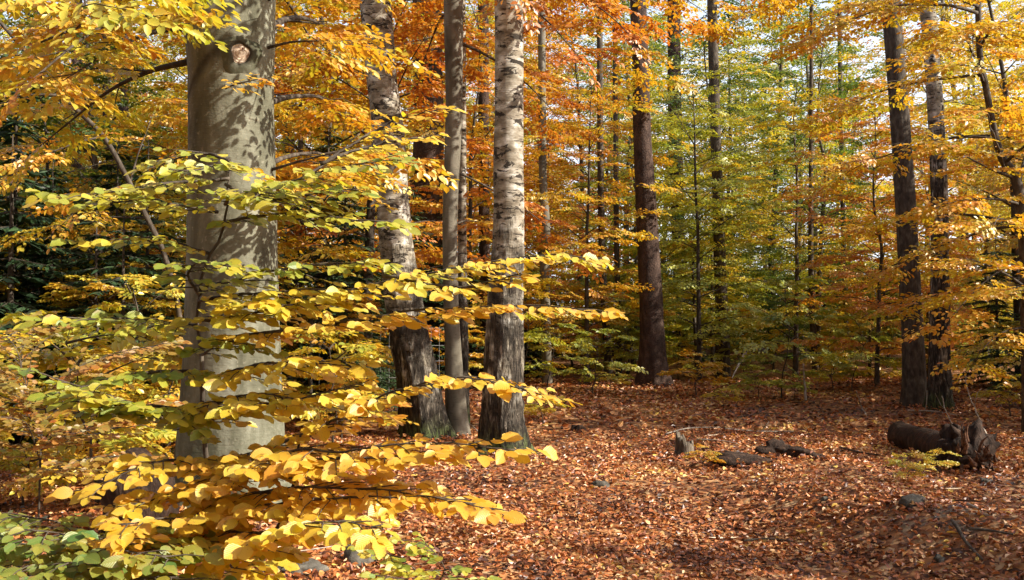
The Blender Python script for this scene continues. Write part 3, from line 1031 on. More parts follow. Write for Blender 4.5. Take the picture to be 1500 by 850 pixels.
# ------------------------------------------------------------------ template trees for the wood behind
def wood_tree(seed, Ht, r0, cb, Rr, n, leaf, tmpl, thin, gap, sgap, ss, twigs):
    rng = np.random.default_rng(seed)
    m = 9
    t = np.linspace(0, 1, m)
    wob = np.cumsum(rng.normal(0, .10, (m, 2)), 0)
    pts = np.stack([wob[:, 0] * t, wob[:, 1] * t, t * Ht], -1)
    pts[:, 0] += .035 * Ht * np.sin(t * 3.0 + seed) * t
    pts[:, 1] += .035 * Ht * np.cos(t * 2.4 + seed) * t
    rad = r0 * (1 - .85 * t)
    wood = trunk_mesh(pts, rad, 10, .4, flare=.2, bump=.04, seed=seed)
    path = resample(pts, .3)
    lv = Leaves(leaf, tmpl, thin)
    for i in range(n):
        u = (i + rng.uniform(0, .8)) / n
        z = cb + (Ht * .97 - cb) * u
        k = min(np.searchsorted(path[:, 2], z), len(path) - 1)
        a = i * 2.4 + rng.uniform(-.5, .5)
        L = Rr * (.55 + .45 * math.sin(math.pi * min(1, .25 + u * .75))) * rng.uniform(.6, 1.1)
        p0 = path[k]
        rise = rng.uniform(-.12, .75) * (0.4 + u)
        p1 = p0 + np.array([math.cos(a) * L, math.sin(a) * L, rise * L])
        limb(wood, lv, p0, p1, max(.012, r0 * .32 * (1 - .7 * u)), L * .45, rng, bow=.06, gap=gap, sgap=sgap, ss=ss, start=.15, sides=5, wood_twigs=twigs)
    c = MB()
    lv.build(c, rng)
    return wood.mesh('trunk'), c.mesh('crown')


NEAR_T = [wood_tree(300 + i, ht, r0, cb, Rr, n, .078, LMID, False, .38, .36, 1.1, True) for i, (ht, r0, cb, Rr, n) in enumerate([(7.5, .07, .7, 2.3, 34), (9, .09, 1.0, 2.6, 34), (6.5, .06, .5, 2.1, 32)])]
FAR_T = [wood_tree(400 + i, ht, r0, cb, Rr, n, .11, LLO, True, .42, .40, 1.35, False) for i, (ht, r0, cb, Rr, n) in enumerate([(13, .12, 1.0, 3.0, 46), (15, .14, 1.4, 3.2, 48), (11, .10, .7, 2.8, 44), (17, .17, 3.0, 3.4, 46)])]
SAP_T = [wood_tree(500 + i, ht, .014, .25, Rr, n, .07, LMID, False, .3, .3, .75, True) for i, (ht, Rr, n) in enumerate([(1.3, .6, 8), (.85, .5, 7), (1.9, .8, 11)])]
BUSH_T = [wood_tree(550 + i, ht, .035, .1, Rr, n, .11, LLO, False, .4, .36, 1.2, False) for i, (ht, Rr, n) in enumerate([(3.2, 1.7, 20), (2.4, 1.5, 17)])]
print('near/far/sap leaves', [len(c.polygons) for _, c in NEAR_T], [len(c.polygons) for _, c in FAR_T], [len(c.polygons) for _, c in SAP_T])

COLW = dict(amber='amber', orange='orange', yellow='yellow', lime='yellow-green', green='green', spruce='dark green')
_pro = {}


def place_tree(name, tm, pos, pal, label, group, s=1.0, rz=None, mat='dark', lean=0, zs=None):
    key = (name, tm[0].name)
    if key not in _pro:
        root = thing(name, pos, label, 'tree' if name != 'sapling' else 'sapling', group)
        link('stem' if name == 'sapling' else 'trunk', tm[0], M[mat], root)
        cr = link('leaves' if name == 'sapling' else 'crown', tm[1], LM[pal], root)
        _pro[key] = root
    else:
        root = copy_thing(_pro[key])
        root.location = [float(q) for q in pos]
        root['label'] = label
        if group: root['group'] = group
    for ch in root.children:
        setmat(ch, LM[pal] if ch.name.split('.')[0] in ('crown', 'leaves') else M[mat])
    root.rotation_euler = (0, lean, rs.uniform(0, 6.28) if rz is None else rz)
    root.scale = (s, s, s if zs is None else zs)
    return root


def zone(px):
    for lim, nm in ((270, 'left of the thick beech'), (540, 'between thick beech and leaning birch'), (745, 'behind the two white birches'), (945, 'between upright birch and thick spruce'),
                    (1180, 'just right of the thick spruce'), (1330, 'left of the right-hand trunk pair'), (9999, 'right of the right-hand trunk pair')):
        if px < lim:
            return nm


def proj(p):
    q = np.asarray(p) - CAM
    d = q @ FWD
    return 750 + F * (q @ RGT) / d, 425 - F * (q @ UPV) / d, d


rp_ = np.random.default_rng(77)
placed = []


def scatter(n, d0, d1, minsep, ok, fn, wide=1.12):
    k = tries = 0
    while k < n and tries < n * 60:
        tries += 1
        d = math.sqrt(rp_.uniform(d0 ** 2, d1 ** 2))
        x = rp_.uniform(-1, 1) * .51 * d * wide
        px = 750 + F * x / d
        if not ok(px, d):
            continue
        if any((x - a) ** 2 + (d - b) ** 2 < minsep ** 2 for a, b in placed):
            continue
        placed.append((x, d))
        fn(on_ground(x, d), px, d)
        k += 1


def pal_for(px, d):
    r = rp_.random()
    if px < 270:
        return 'amber' if r < .22 else 'orange' if r < .32 else 'green' if r < .74 else 'yellow'
    if px < 620:
        return 'amber' if r < .36 else 'yellow' if r < .74 else 'orange' if r < .82 else 'lime'
    if px < 860:
        return 'orange' if r < .40 else 'amber' if r < .6 else 'lime' if r < .8 else 'yellow'
    if px < 1200:
        return 'lime' if r < .62 else 'yellow' if r < .82 else 'green' if r < .94 else 'amber'
    return 'yellow' if r < .40 else 'amber' if r < .75 else 'lime' if r < .95 else 'orange'


def near_fn(p, px, d):
    pal = pal_for(px, d)
    place_tree('young_beech', NEAR_T[rp_.integers(3)], p, pal, f'young beech with {COLW[pal]} leaves {zone(px)}', f'young beeches {zone(px)}', s=rp_.uniform(.85, 1.2))


def far_fn(p, px, d):
    pal = pal_for(px, d)
    place_tree('beech_tree', FAR_T[rp_.integers(4)], p, pal, f'far slender beech with {COLW[pal]} leaves {zone(px)}', f'far beeches {zone(px)}', s=rp_.uniform(.9, 1.2) * (1 + max(0, d - 40) / 90),
               mat='grey' if rp_.random() < .5 else 'dark')


def bush_fn(p, px, d):
    pal = 'green' if rp_.random() < .35 else 'lime' if rp_.random() < .6 else 'yellow'
    place_tree('beech_shrub', BUSH_T[rp_.integers(2)], p, pal, f'far bushy {COLW[pal]} undergrowth shrub {zone(px)}', f'undergrowth shrubs {zone(px)}', s=rp_.uniform(.8, 1.3))


scatter(20, 14.5, 30, 2.0, lambda px, d: (d > 21.5 or px < 560) and px < 700 and not (590 < px < 670 and d < 25), near_fn)
scatter(17, 21.5, 32, 2.5, lambda px, d: px > 700 and not (880 < px < 1010 and d < 26), near_fn)
scatter(46, 25, 50, 2.9, lambda px, d: True, far_fn)
scatter(26, 48, 85, 3.6, lambda px, d: True, far_fn)
scatter(84, 26, 50, 1.3, lambda px, d: True, bush_fn)

# saplings / low undergrowth
def sap_fn(p, px, d):
    pal = ('yellow' if rp_.random() < .5 else 'lime') if px > 700 else ('amber' if rp_.random() < .5 else 'yellow')
    place_tree('sapling', SAP_T[rp_.integers(3)], p, pal, f'low {COLW[pal]} beech sapling {zone(px)}', f'saplings {zone(px)}', s=rp_.uniform(.7, 1.15))


placed2 = placed
scatter(26, 11.0, 16.0, .7, lambda px, d: px < 520 and not (px > 240 and d < 11.5), sap_fn)
scatter(9, 7.6, 11.5, .5, lambda px, d: px < 250, sap_fn)
scatter(30, 19.5, 27, .9, lambda px, d: not (890 < px < 1010 and d < 24), sap_fn)

# ------------------------------------------------------------------ young spruces in the shade
def spruce_tree(seed, Ht):
    rng = np.random.default_rng(seed)
    wood = MB()
    tube(wood, np.array([[0, 0, -.1], [0, 0, Ht * .5], [0, 0, Ht]]), [.05, .03, .006], 8)
    pos, dr, nr, sz = [], [], [], []
    z = .25
    while z < Ht:
        L = (Ht - z) * .36 + .12
        for k in range(7):
            a = rng.uniform(0, 6.28)
            d = np.array([math.cos(a), math.sin(a), -.18])
            l = L * rng.uniform(.7, 1.1)
            tube(wood, np.stack([[0, 0, z], np.array([0, 0, z]) + d * l]), [.008, .002], 3, cap=False)
            s = .1
            while s < l:
                for sd in (-1, 1):
                    b = a + sd * R(rng.uniform(35, 65))
                    pos.append(np.array([0, 0, z]) + d * s); dr.append([math.cos(b), math.sin(b), rng.uniform(-.5, 0)])
                    nr.append(np.array([0, 0, 1]) + rng.normal(0, .4, 3)); sz.append(rng.uniform(.12, .24) * (1 - .4 * s / l))
                s += .05
        z += rng.uniform(.12, .2)
    c = MB()
    add_leaves(c, np.array(pos), np.array(dr), np.array(nr), np.array(sz), rng.random(len(pos)), NDL)
    return wood.mesh('trunk'), c.mesh('crown')


SPR = [spruce_tree(600 + i, h) for i, h in enumerate((3.2, 4.4))]
for i, (px, d) in enumerate([(60, 15.2), (205, 16.5), (-60, 14.5), (130, 19), (10, 20), (480, 17.2), (535, 18.5), (440, 20), (240, 21), (660, 23), (770, 26), (600, 21.5), (60, 24), (1460, 22), (1530, 21), (20, 13.6), (110, 14.2), (170, 14.6), (230, 16), (-20, 17), (90, 17.5), (505, 16.4), (15, 12.2), (75, 12.9), (140, 12.4), (215, 13.2), (180, 11.9), (-40, 12.6), (50, 14.4)]):
    x = (px - 750) / F * d
    place_tree('young_spruce', SPR[i % 2], on_ground(x, d), 'spruce', f'dark green young spruce {zone(px)}', f'young spruces {zone(px)}', s=rp_.uniform(.8, 1.2))


# ------------------------------------------------------------------ foreground young beech: traced tiers of leaves
def fg_branch(parent, base, pl, W, mat, seed, leaf=.072, r0=.006, gap=.025, lg=.0215, t0=.04, droop=.15, lean=.55):
    rng = np.random.default_rng(seed)
    path = resample(np.array([P(*q) for q in pl]) - base, .02)
    n = len(path)
    path = path + np.cumsum(rng.normal(0, .0016, (n, 3)), 0)
    s = np.concatenate([[0], np.cumsum(np.linalg.norm(np.diff(path, axis=0), axis=1))])
    Lt = s[-1]
    T = unit(np.gradient(path, axis=0))
    wood = MB()
    tube(wood, path, r0 * (1 - .78 * s / Lt), 6)
    pos, dr, nr, sz, tone = [], [], [], [], []

    def leafat(p, d, k=1.0):
        pos.append(p); dr.append(d)
        nr.append(np.array([0, 0, .75]) + SUN * lean + np.array([0, -.42, 0]) + rng.normal(0, .30, 3))
        sz.append(leaf * .66 * rng.uniform(.48, 1.25) * k); tone.append(tw)
    q, side = t0 * Lt, 1
    while q < Lt - .02:
        i = min(np.searchsorted(s, q), n - 1)
        u = q / Lt
        d = T[i] * [1, 1, .6]
        lat = unit(np.cross([0, 0, 1.0], d))
        a = R(rng.uniform(35, 62))
        dd = unit(math.cos(a) * unit(d) + side * math.sin(a) * lat + [0, 0, rng.uniform(-droop * 1.6, droop * .5)])
        l2 = max(.05, 1.12 * W * (1 - .66 * u) * rng.uniform(.3, 1.15) * min(1, .45 + 2.2 * u))
        e = path[i] + dd * l2
        tw = rng.normal(0, .13)
        mid = (path[i] + e) / 2 + np.array([0, 0, .02 * l2])
        tube(wood, np.stack([path[i], mid, e + [0, 0, -.05 * l2]]), [.0022, .0016, .0009], 4, cap=False)
        v, sd = .025, rng.choice([-1, 1])
        la = unit(np.cross([0, 0, 1.0], dd))
        while v < l2 + .005:
            b = sd * R(rng.uniform(32, 62))
            leafat(path[i] + (e - path[i]) * min(1, v / l2), math.cos(b) * dd + math.sin(b) * la + [0, 0, rng.uniform(-.42, .05)], .8 + .3 * v / l2)
            v += lg * rng.uniform(.75, 1.3)
            sd = -sd
        leafat(e, dd + [0, 0, rng.uniform(-.35, .0)])
        q += gap * rng.uniform(.65, 1.35)
        side = -side
    tw = 0
    leafat(path[-1], T[-1] + [0, 0, -.15])
    bo = link('branch', wood.mesh('branch'), M['dark'], parent)
    c = MB()
    m = len(pos)
    rnd = np.clip(.48 + np.array(tone) + rng.normal(0, .16, m), 0, 1)
    add_leaves(c, np.array(pos), np.array(dr), np.array(nr), np.array(sz), rnd, LHI, curl=rng.uniform(-.6, 1.7, m), wid=rng.uniform(.78, 1.05, m))
    link('leaves', c.mesh('leaves'), LM[mat], bo)


fb = on_ground(*P(318, 1100, 3.3)[:2])
fgt = thing('young_beech', fb, 'young beech in front holding flat tiers of bright yellow leaves across the thick trunk', 'tree')
for st in ([(318, 1120, 3.3), (312, 850, 3.3), (302, 700, 3.3), (296, 560, 3.28), (290, 470, 3.25), (300, 390, 3.2), (328, 335, 3.2), (338, 240, 3.2)],
           [(330, 1120, 3.25), (380, 850, 3.1), (402, 780, 3.0), (425, 735, 2.9), (440, 640, 2.85)]):
    pp = np.array([P(*q) for q in st]) - fb
    pp[0][2] = -.05
    wmb = MB()
    pa, ra = resample(pp, .05, np.linspace(.012, .003, len(pp)))
    tube(wmb, pa + rs.normal(0, .003, pa.shape), ra, 8)
    link('stem', wmb.mesh('stem'), M['dark'], fgt)

TIERS = [
    # path (x, y, depth), width, material
    ([(336, 262, 3.2), (250, 268, 3.1), (150, 280, 3.0), (58, 287, 2.95)], .24, 'fg_lime', .07),
    ([(336, 235, 3.2), (280, 225, 3.3), (215, 250, 3.4)], .20, 'fg_lime', .066),
    ([(336, 290, 3.2), (410, 270, 3.1), (490, 245, 3.0), (590, 232, 3.0)], .24, 'fg_lime', .07),
    ([(430, 268, 3.1), (500, 220, 3.2), (570, 180, 3.3), (650, 158, 3.3)], .17, 'fg_yellow', .062),
    ([(470, 240, 3.1), (560, 205, 3.2), (645, 190, 3.3)], .13, 'fg_yellow', .062),
    ([(320, 330, 3.2), (400, 312, 3.1), (500, 315, 3.0), (605, 326, 2.95)], .22, 'fg_lime', .07),
    ([(305, 372, 3.2), (240, 352, 3.1), (170, 350, 3.0), (108, 352, 3.0)], .17, 'fg_lime', .068),
    ([(300, 420, 3.2), (380, 400, 3.1), (470, 385, 3.0), (570, 378, 2.95)], .24, 'fg_lime', .07),
    ([(292, 470, 3.2), (420, 440, 3.0), (560, 405, 2.9), (700, 378, 2.85), (800, 366, 2.8), (885, 373, 2.8)], .26, 'fg_yellow', .072),
    ([(292, 500, 3.2), (420, 480, 3.0), (560, 458, 2.85), (700, 445, 2.8), (800, 445, 2.75), (882, 456, 2.7)], .22, 'fg_amber', .07),
    ([(560, 405, 2.9), (650, 420, 2.8), (760, 400, 2.8)], .16, 'fg_yellow', .07),
    ([(292, 480, 3.2), (220, 468, 3.05), (130, 466, 2.95), (48, 470, 2.9)], .2, 'fg_lime', .07),
    ([(296, 545, 3.2), (220, 540, 3.0), (150, 555, 2.9), (85, 575, 2.85)], .28, 'fg_lime', .072),
    ([(296, 600, 3.2), (220, 590, 2.95), (150, 575, 2.85), (70, 545, 2.8)], .24, 'fg_lime', .072),
    ([(296, 560, 3.25), (380, 535, 3.0), (460, 530, 2.85), (530, 545, 2.8)], .25, 'fg_yellow', .072),
    ([(300, 690, 3.2), (430, 640, 2.95), (520, 592, 2.8), (620, 556, 2.7), (710, 550, 2.65), (803, 575, 2.6)], .24, 'fg_amber', .076),
    ([(296, 620, 3.2), (370, 595, 2.95), (450, 585, 2.8), (540, 560, 2.8)], .25, 'fg_yellow', .074),
    ([(300, 700, 3.2), (410, 668, 2.8), (520, 660, 2.65), (640, 652, 2.6), (765, 664, 2.55)], .28, 'fg_amber', .076),
    ([(300, 720, 3.2), (360, 700, 2.9), (450, 690, 2.7), (560, 690, 2.6), (640, 680, 2.55)], .28, 'fg_amber', .076),
    ([(300, 680, 3.2), (260, 672, 2.9), (190, 690, 2.75), (128, 716, 2.7)], .26, 'fg_amber', .076),
    ([(302, 760, 3.2), (380, 745, 2.8), (480, 735, 2.6), (600, 732, 2.5), (728, 752, 2.4)], .28, 'fg_amber', .078),
    ([(305, 790, 3.2), (290, 760, 2.8), (240, 760, 2.6), (170, 775, 2.5)], .24, 'fg_amber', .076),
    ([(310, 850, 3.25), (370, 800, 2.7), (430, 765, 2.4), (500, 758, 2.3), (560, 770, 2.25)], .18, 'fg_yellow', .08),
    ([(305, 780, 3.2), (340, 790, 2.8), (380, 790, 2.6), (420, 800, 2.5)], .22, 'fg_amber', .076),
    ([(300, 740, 3.2), (420, 715, 2.8), (540, 712, 2.65), (680, 735, 2.5)], .26, 'fg_amber', .076),
    ([(300, 730, 3.2), (260, 720, 2.9), (210, 735, 2.8), (150, 742, 2.75)], .2, 'fg_amber', .074),
    ([(300, 640, 3.2), (240, 610, 3.0), (180, 590, 2.9), (110, 590, 2.85)], .24, 'fg_lime', .07),
    ([(292, 440, 3.2), (350, 430, 3.1), (430, 425, 3.0), (520, 420, 2.95)], .2, 'fg_yellow', .07),
    ([(320, 310, 3.2), (260, 300, 3.1), (190, 296, 3.0), (120, 300, 2.95)], .2, 'fg_lime', .068),
    ([(330, 270, 3.2), (380, 290, 3.1), (440, 290, 3.0), (530, 280, 3.0)], .2, 'fg_lime', .068),
    ([(310, 820, 3.2), (300, 800, 2.9), (270, 790, 2.7), (220, 800, 2.6)], .22, 'fg_amber', .074),
    ([(292, 470, 3.2), (330, 455, 3.05), (380, 440, 2.95), (430, 445, 2.9)], .22, 'fg_yellow', .07),
    ([(296, 520, 3.2), (330, 500, 3.05), (370, 505, 2.95)], .2, 'fg_lime', .07),
    ([(290, 430, 3.2), (270, 400, 3.0), (290, 385, 2.9), (330, 392, 2.85)], .2, 'fg_lime', .066),
    ([(334, 250, 3.2), (320, 240, 3.05), (290, 250, 2.95), (250, 248, 2.9)], .18, 'fg_lime', .066),
    ([(330, 300, 3.2), (345, 290, 3.05), (390, 300, 2.95), (420, 312, 2.9)], .2, 'fg_lime', .066),
    ([(296, 600, 3.2), (330, 585, 3.0), (380, 575, 2.9), (420, 585, 2.85)], .22, 'fg_yellow', .07),
    ([(300, 690, 3.2), (330, 675, 3.0), (380, 680, 2.8), (440, 700, 2.7)], .22, 'fg_amber', .07),
    ([(330, 130, 5.5), (360, 118, 5.4), (400, 110, 5.4)], .16, 'fg_amber', .07),
]
for k, (pl, W, mt, lf) in enumerate(TIERS):
    fg_branch(fgt, fb, pl, W, mt, 900 + k, lf)

# low green-leaved beech shoots at the lower left, and lime one at the bottom
def fg_shrub(basepx, d, label, tiers, seed):
    b0 = on_ground(*P(basepx, 425, d)[:2])
    t = thing('sapling', b0, label, 'sapling')
    stem = MB()
    top = P(*tiers[0][0][0]) - b0
    tube(stem, resample(np.stack([[0, 0, -.05], [top[0] * .4, top[1] * .4, top[2] * .5], top]), .05), .006, 6)
    link('stem', stem.mesh('stem'), M['dark'], t)
    for k, (pl, W, mt, lf) in enumerate(tiers):
        fg_branch(t, b0, pl, W, mt, seed + k, lf, r0=.004)
    return t


fg_shrub(120, 2.9, 'low green and olive leaved beech shoot in the lower left corner', [
    ([(130, 800, 2.9), (90, 765, 2.8), (40, 755, 2.75), (-20, 765, 2.7)], .26, 'fg_green', .07),
    ([(130, 800, 2.9), (170, 775, 2.8), (220, 765, 2.75), (262, 770, 2.7)], .2, 'fg_green', .068),
    ([(130, 840, 2.9), (80, 815, 2.7), (20, 805, 2.6), (-30, 815, 2.6)], .26, 'fg_green', .07),
    ([(130, 850, 2.9), (190, 815, 2.7), (250, 805, 2.65), (310, 815, 2.6)], .24, 'fg_green', .07),
    ([(130, 870, 2.9), (170, 850, 2.6), (240, 842, 2.5), (300, 850, 2.5)], .24, 'fg_green', .07),
    ([(130, 880, 2.9), (90, 855, 2.6), (30, 848, 2.5), (-30, 855, 2.5)], .24, 'fg_green', .07),
    ([(130, 800, 2.9), (150, 785, 2.65), (200, 790, 2.5)], .14, 'fg_amber', .07),
    ([(130, 800, 2.9), (100, 790, 2.6), (50, 782, 2.5), (-10, 790, 2.5)], .26, 'fg_green', .07),
    ([(130, 820, 2.9), (160, 800, 2.6), (210, 815, 2.5), (270, 830, 2.45)], .26, 'fg_green', .07),
    ([(130, 850, 2.9), (120, 830, 2.5), (70, 830, 2.45), (10, 835, 2.4)], .26, 'fg_green', .07),
], 960)
fg_shrub(640, 4.2, 'small lime green beech seedling at the bottom edge below the amber sprays', [
    ([(640, 860, 4.2), (590, 820, 4.1), (540, 805, 4.0), (505, 800, 4.0)], .2, 'fg_lime', .07),
    ([(640, 860, 4.2), (650, 830, 4.0), (620, 800, 4.0), (585, 790, 4.0)], .18, 'fg_lime', .07),
    ([(640, 870, 4.2), (600, 850, 3.9), (550, 845, 3.8)], .2, 'fg_lime', .07),
    ([(640, 870, 4.2), (680, 850, 4.0), (720, 855, 3.9)], .16, 'fg_lime', .07),
], 980)
fg_shrub(60, 5.2, 'dull orange beech shoot at the left edge below the dark wood', [
    ([(60, 640, 5.2), (0, 560, 5.0), (-60, 540, 4.9)], .4, 'fg_dull', .07),
    ([(60, 640, 5.2), (80, 560, 5.2), (150, 520, 5.3), (240, 500, 5.4)], .42, 'fg_dull', .07),
    ([(60, 660, 5.2), (30, 520, 5.2), (20, 490, 5.4), (90, 480, 5.6)], .4, 'fg_dull', .07),
    ([(60, 660, 5.2), (130, 620, 5.0), (190, 600, 5.0), (250, 595, 5.1)], .36, 'fg_dull', .07),
    ([(60, 680, 5.2), (40, 620, 4.9), (-10, 610, 4.8)], .3, 'fg_dull', .07),
    ([(60, 700, 5.2), (100, 680, 4.9), (160, 672, 4.8), (230, 680, 4.8)], .3, 'fg_dull', .068),
], 990)

# ---- seedlings standing in the leaf litter
for (px, py, s, pal, lab) in [(795, 625, .55, 'yellow', 'bright yellow seedling beside the upright birch foot'), (895, 572, .5, 'yellow', 'small yellow seedling left of the thick spruce trunk'),
                              (1020, 580, .95, 'amber', 'orange leaved bush right beside the thick spruce foot'), (1110, 585, .7, 'lime', 'low olive green bush below the broken white stick'),
                              (1165, 586, .5, 'lime', 'small yellow-green seedling at the foot of the thin white stick'), (1372, 697, .27, 'yellow', 'yellow-green seedling in front of the fallen log'),
                              (1480, 612, .75, 'yellow', 'yellow sapling at the right edge behind the log'), (1330, 708, .3, 'yellow', 'tiny yellow-green seedling left of the log seedling'),
                              (1030, 690, .26, 'amber', 'small amber seedling right of the jagged stump'), (1060, 600, .5, 'yellow', 'low yellow seedling between orange bush and thick stump'),
                              (1220, 575, .8, 'yellow', 'yellow bush behind the fallen white twig'), (560, 625, .4, 'yellow', 'yellow seedling left of the leaning birch foot')]:
    place_tree('sapling', SAP_T[1], G(px, py), pal, lab, None, s=s)


# ------------------------------------------------------------------ log, stumps, stones, sticks
def rough_tube(path, rad, sides, amp, freq, seed, ds=.03, cap=True, extra=None):
    mb = MB()
    pa, ra = resample(np.array(path, float), ds, np.array(rad, float))

    def shape(p, rr, th, u, v):
        q = (p[:, None, :] + rr[..., None] * (np.cos(th)[None, :, None] * u[:, None] + np.sin(th)[None, :, None] * v[:, None])) * freq + seed
        k = 1 + amp * fbm(q, 3)
        if extra is not None:
            k = k * extra(p, th)
        return rr * k
    tube(mb, pa, ra, sides, shape, cap)
    return mb


A = G(1318, 655); B = G(1412, 688)
logb = (A + B) / 2
lg = thing('fallen_log', logb, 'dark rotting log lying in the leaves, torn root end to the right', 'log')
ax = unit(B - A)
a0 = A - logb + np.array([0, 0, .15]); b0 = B - logb + np.array([0, 0, .17])
link('log_stem', rough_tube([a0, a0 * .5 + b0 * .5 + [0, 0, -.01], b0], [.152, .16, .185], 40, .10, 5, 3).mesh('log_stem'), M['rot'], lg)
re_ = MB()
rng = np.random.default_rng(71)
side_ = unit(np.cross(ax, [0, 0, 1]))


def flareshape(p, th):
    L = np.clip(((p - (b0 - ax * .1)) @ ax) / .42, 0, 1)[:, None]
    lob = np.abs(np.cos(2.5 * th + .4))[None] ** 1.5
    return 1 + L * (.55 * lob - .18 + .25 * np.sin(7 * th)[None])


re_ = rough_tube([b0 - ax * .14, b0 + ax * .02, b0 + ax * .16, b0 + ax * .26], [.185, .225, .235, .15], 64, .55, 11, 9, .014, True)


def splinter(mbd, o, tip, r, seed_):
    m = rough_tube([o, o * .45 + tip * .55 + rng.normal(0, .012, 3), tip], [r, r * .75, r * .12], 12, .6, 16, seed_, .02)
    mbd.add(m.v[0], [f for f in m.f])


cn = b0 + ax * .1
for (dx, dy, dz, r) in [(-.17, 0, .30, .065), (-.10, .02, .24, .06), (-.02, -.03, .20, .05), (.29, -.02, .21, .075), (.24, .03, .12, .08), (.27, -.04, .04, .05), (.2, -.08, -.14, .09),
                        (.07, -.06, -.2, .08), (-.13, -.08, -.19, .06), (.12, .05, .16, .05)]:
    splinter(re_, cn + np.array([dx, dy, dz]) * .25, cn + np.array([dx, dy, dz]), r, dx * 50 + 3)
torn = MB()
for q in range(22):
    a_ = rng.uniform(0, 6.28)
    rr_ = rng.uniform(.05, .2)
    o_ = cn + ax * rng.uniform(.02, .12) + np.array([math.cos(a_) * rr_, -.12 - .08 * rng.random(), math.sin(a_) * rr_ * .9])
    splinter(torn, o_, o_ + np.array([rng.normal(0, .05), -.05 - .06 * rng.random(), rng.normal(.05, .08)]), rng.uniform(.012, .026), q * 2.3)
tw_ = link('torn_wood', torn.mesh('torn_wood'), M['torn'], lg)
link('root_end', re_.mesh('root_end'), M['rot'], lg)
stb = rough_tube([a0 * .62 + b0 * .38 + [0, -.12, .08], a0 * .62 + b0 * .38 + [-.01, -.2, .10]], [.02, .017], 10, .1, 9, 1)
link('branch_stub', stb.mesh('branch_stub'), M['cut'], lg)

# grey broken stump
sb = G(1003, 670)
st = thing('tree_stump', sb, 'small grey jagged stump standing alone in the clearing', 'stump')
n = 44
th = np.arange(n) / n * 2 * np.pi
prof = .205 + .055 * np.cos(th - 2.9) + .018 * np.sin(th * 5) + .014 * np.random.default_rng(4).normal(0, 1, n)
prof = prof + .03 * (np.cos(th - 2.6) > .75)
rings = []
for f, k in [(-.15, 1.25), (0, 1.22), (.15, 1.1), (.4, 1.0), (.7, .96), (1, .92)]:
    r = .098 * k * (1 + .10 * np.sin(4 * th + 1) + .06 * np.sin(9 * th))
    rings.append(np.stack([r * np.cos(th), r * np.sin(th), prof * f if f > 0 else np.full(n, f)], -1))
for f, k in [(.93, .72), (.55, .6), (.3, .3)]:
    r = .098 * k * (1 + .10 * np.sin(4 * th + 1))
    rings.append(np.stack([r * np.cos(th), r * np.sin(th), prof * f], -1))
V = np.vstack(rings)
ii = np.arange(len(V)).reshape(len(rings), n)
mb = MB()
mb.add(V, [np.stack([ii[:-1], np.roll(ii[:-1], -1, 1), np.roll(ii[1:], -1, 1), ii[1:]], -1).reshape(-1, 4), np.arange(len(V) - n, len(V))[None]])
link('stump_wood', mb.mesh('stump'), M['stump'], st)
rt_ = rough_tube([[.05, 0, .06], [.2, .1, .03], [.45, .12, .02]], [.03, .022, .01], 10, .2, 9, 5)
link('root', rt_.mesh('root'), M['stump'], st)


def lump(name, px, py, size, mat, label, cat, seed, group=None, amp=.35, sink=.42, freq=1.6):
    b0 = G(px, py)
    rng = np.random.default_rng(seed)
    nu, nv = 30, 18
    u = np.arange(nu) / nu * 2 * np.pi
    v = np.linspace(-.5, .5, nv)[1:-1] * np.pi
    U, Vv = np.meshgrid(u, v)
    N = np.stack([np.cos(Vv) * np.cos(U), np.cos(Vv) * np.sin(U), np.sin(Vv)], -1).reshape(-1, 3)
    N = np.vstack([N, [[0, 0, -1], [0, 0, 1]]])
    r = 1 + amp * fbm(N * freq + seed * 3.1, 3)
    q = np.sign(N) * np.abs(N) ** .85
    Vx = q * r[:, None] * np.array(size) * .5 + [0, 0, size[2] * (.5 - sink)]
    k = nv - 2
    ii = np.arange(k * nu).reshape(k, nu)
    mb = MB()
    mb.add(Vx, [np.stack([ii[:-1], np.roll(ii[:-1], -1, 1), np.roll(ii[1:], -1, 1), ii[1:]], -1).reshape(-1, 4),
                np.stack([np.full(nu, k * nu), np.roll(ii[0], -1), ii[0]], -1), np.stack([np.full(nu, k * nu + 1), ii[-1], np.roll(ii[-1], -1)], -1)])
    o = link(name, mb.mesh(name), M[mat], None, b0)
    o.rotation_euler = (rng.uniform(-.15, .15), rng.uniform(-.15, .15), rng.uniform(-.4, .4))
    return tag(o, label, cat, group)


lump('rock', 880, 716, (.16, .13, .11), 'rock', 'grey stone in the leaves below the upright birch, midway across', 'stone', 1)
lump('rock', 1337, 738, (.2, .15, .10), 'rock', 'grey stone in the shade left of the sunlit bank', 'stone', 2)
lump('rock', 1443, 712, (.09, .08, .11), 'rock', 'pale pointed stone right of the log root end', 'stone', 3)
lump('rock', 1376, 824, (.07, .06, .06), 'rock', 'small blue-grey pebble in the shade near the lower right', 'stone', 4)
lump('rock', 524, 826, (.20, .16, .19), 'rock', 'sunlit stone at the bottom beside the lime seedling', 'stone', 5)
lump('rock', 440, 838, (.30, .22, .10), 'rock', 'flat grey slab in front of the thick beech foot', 'stone', 6)
lump('rock', 438, 782, (.17, .15, .20), 'rock', 'upright grey stone at the right foot of the thick beech', 'stone', 7)
lump('rock', 1116, 693, (.06, .06, .05), 'rock', 'small white pebble in front of the dark rotten hollow', 'stone', 8)
lump('rock', 1210, 735, (.07, .06, .05), 'rock', 'small stone between the rotten hollow and the shaded bank', 'stone', 9)
lump('tree_stump', 205, 772, (.55, .5, .62), 'rot', 'black rotten stump left of the thick beech foot', 'stump', 10, amp=.25, sink=.25)
lump('rotten_stump', 1140, 668, (.34, .24, .2), 'rot', 'jagged dark crumbling wood, middle part of the rotten hollow', 'stump', 14, amp=.6)
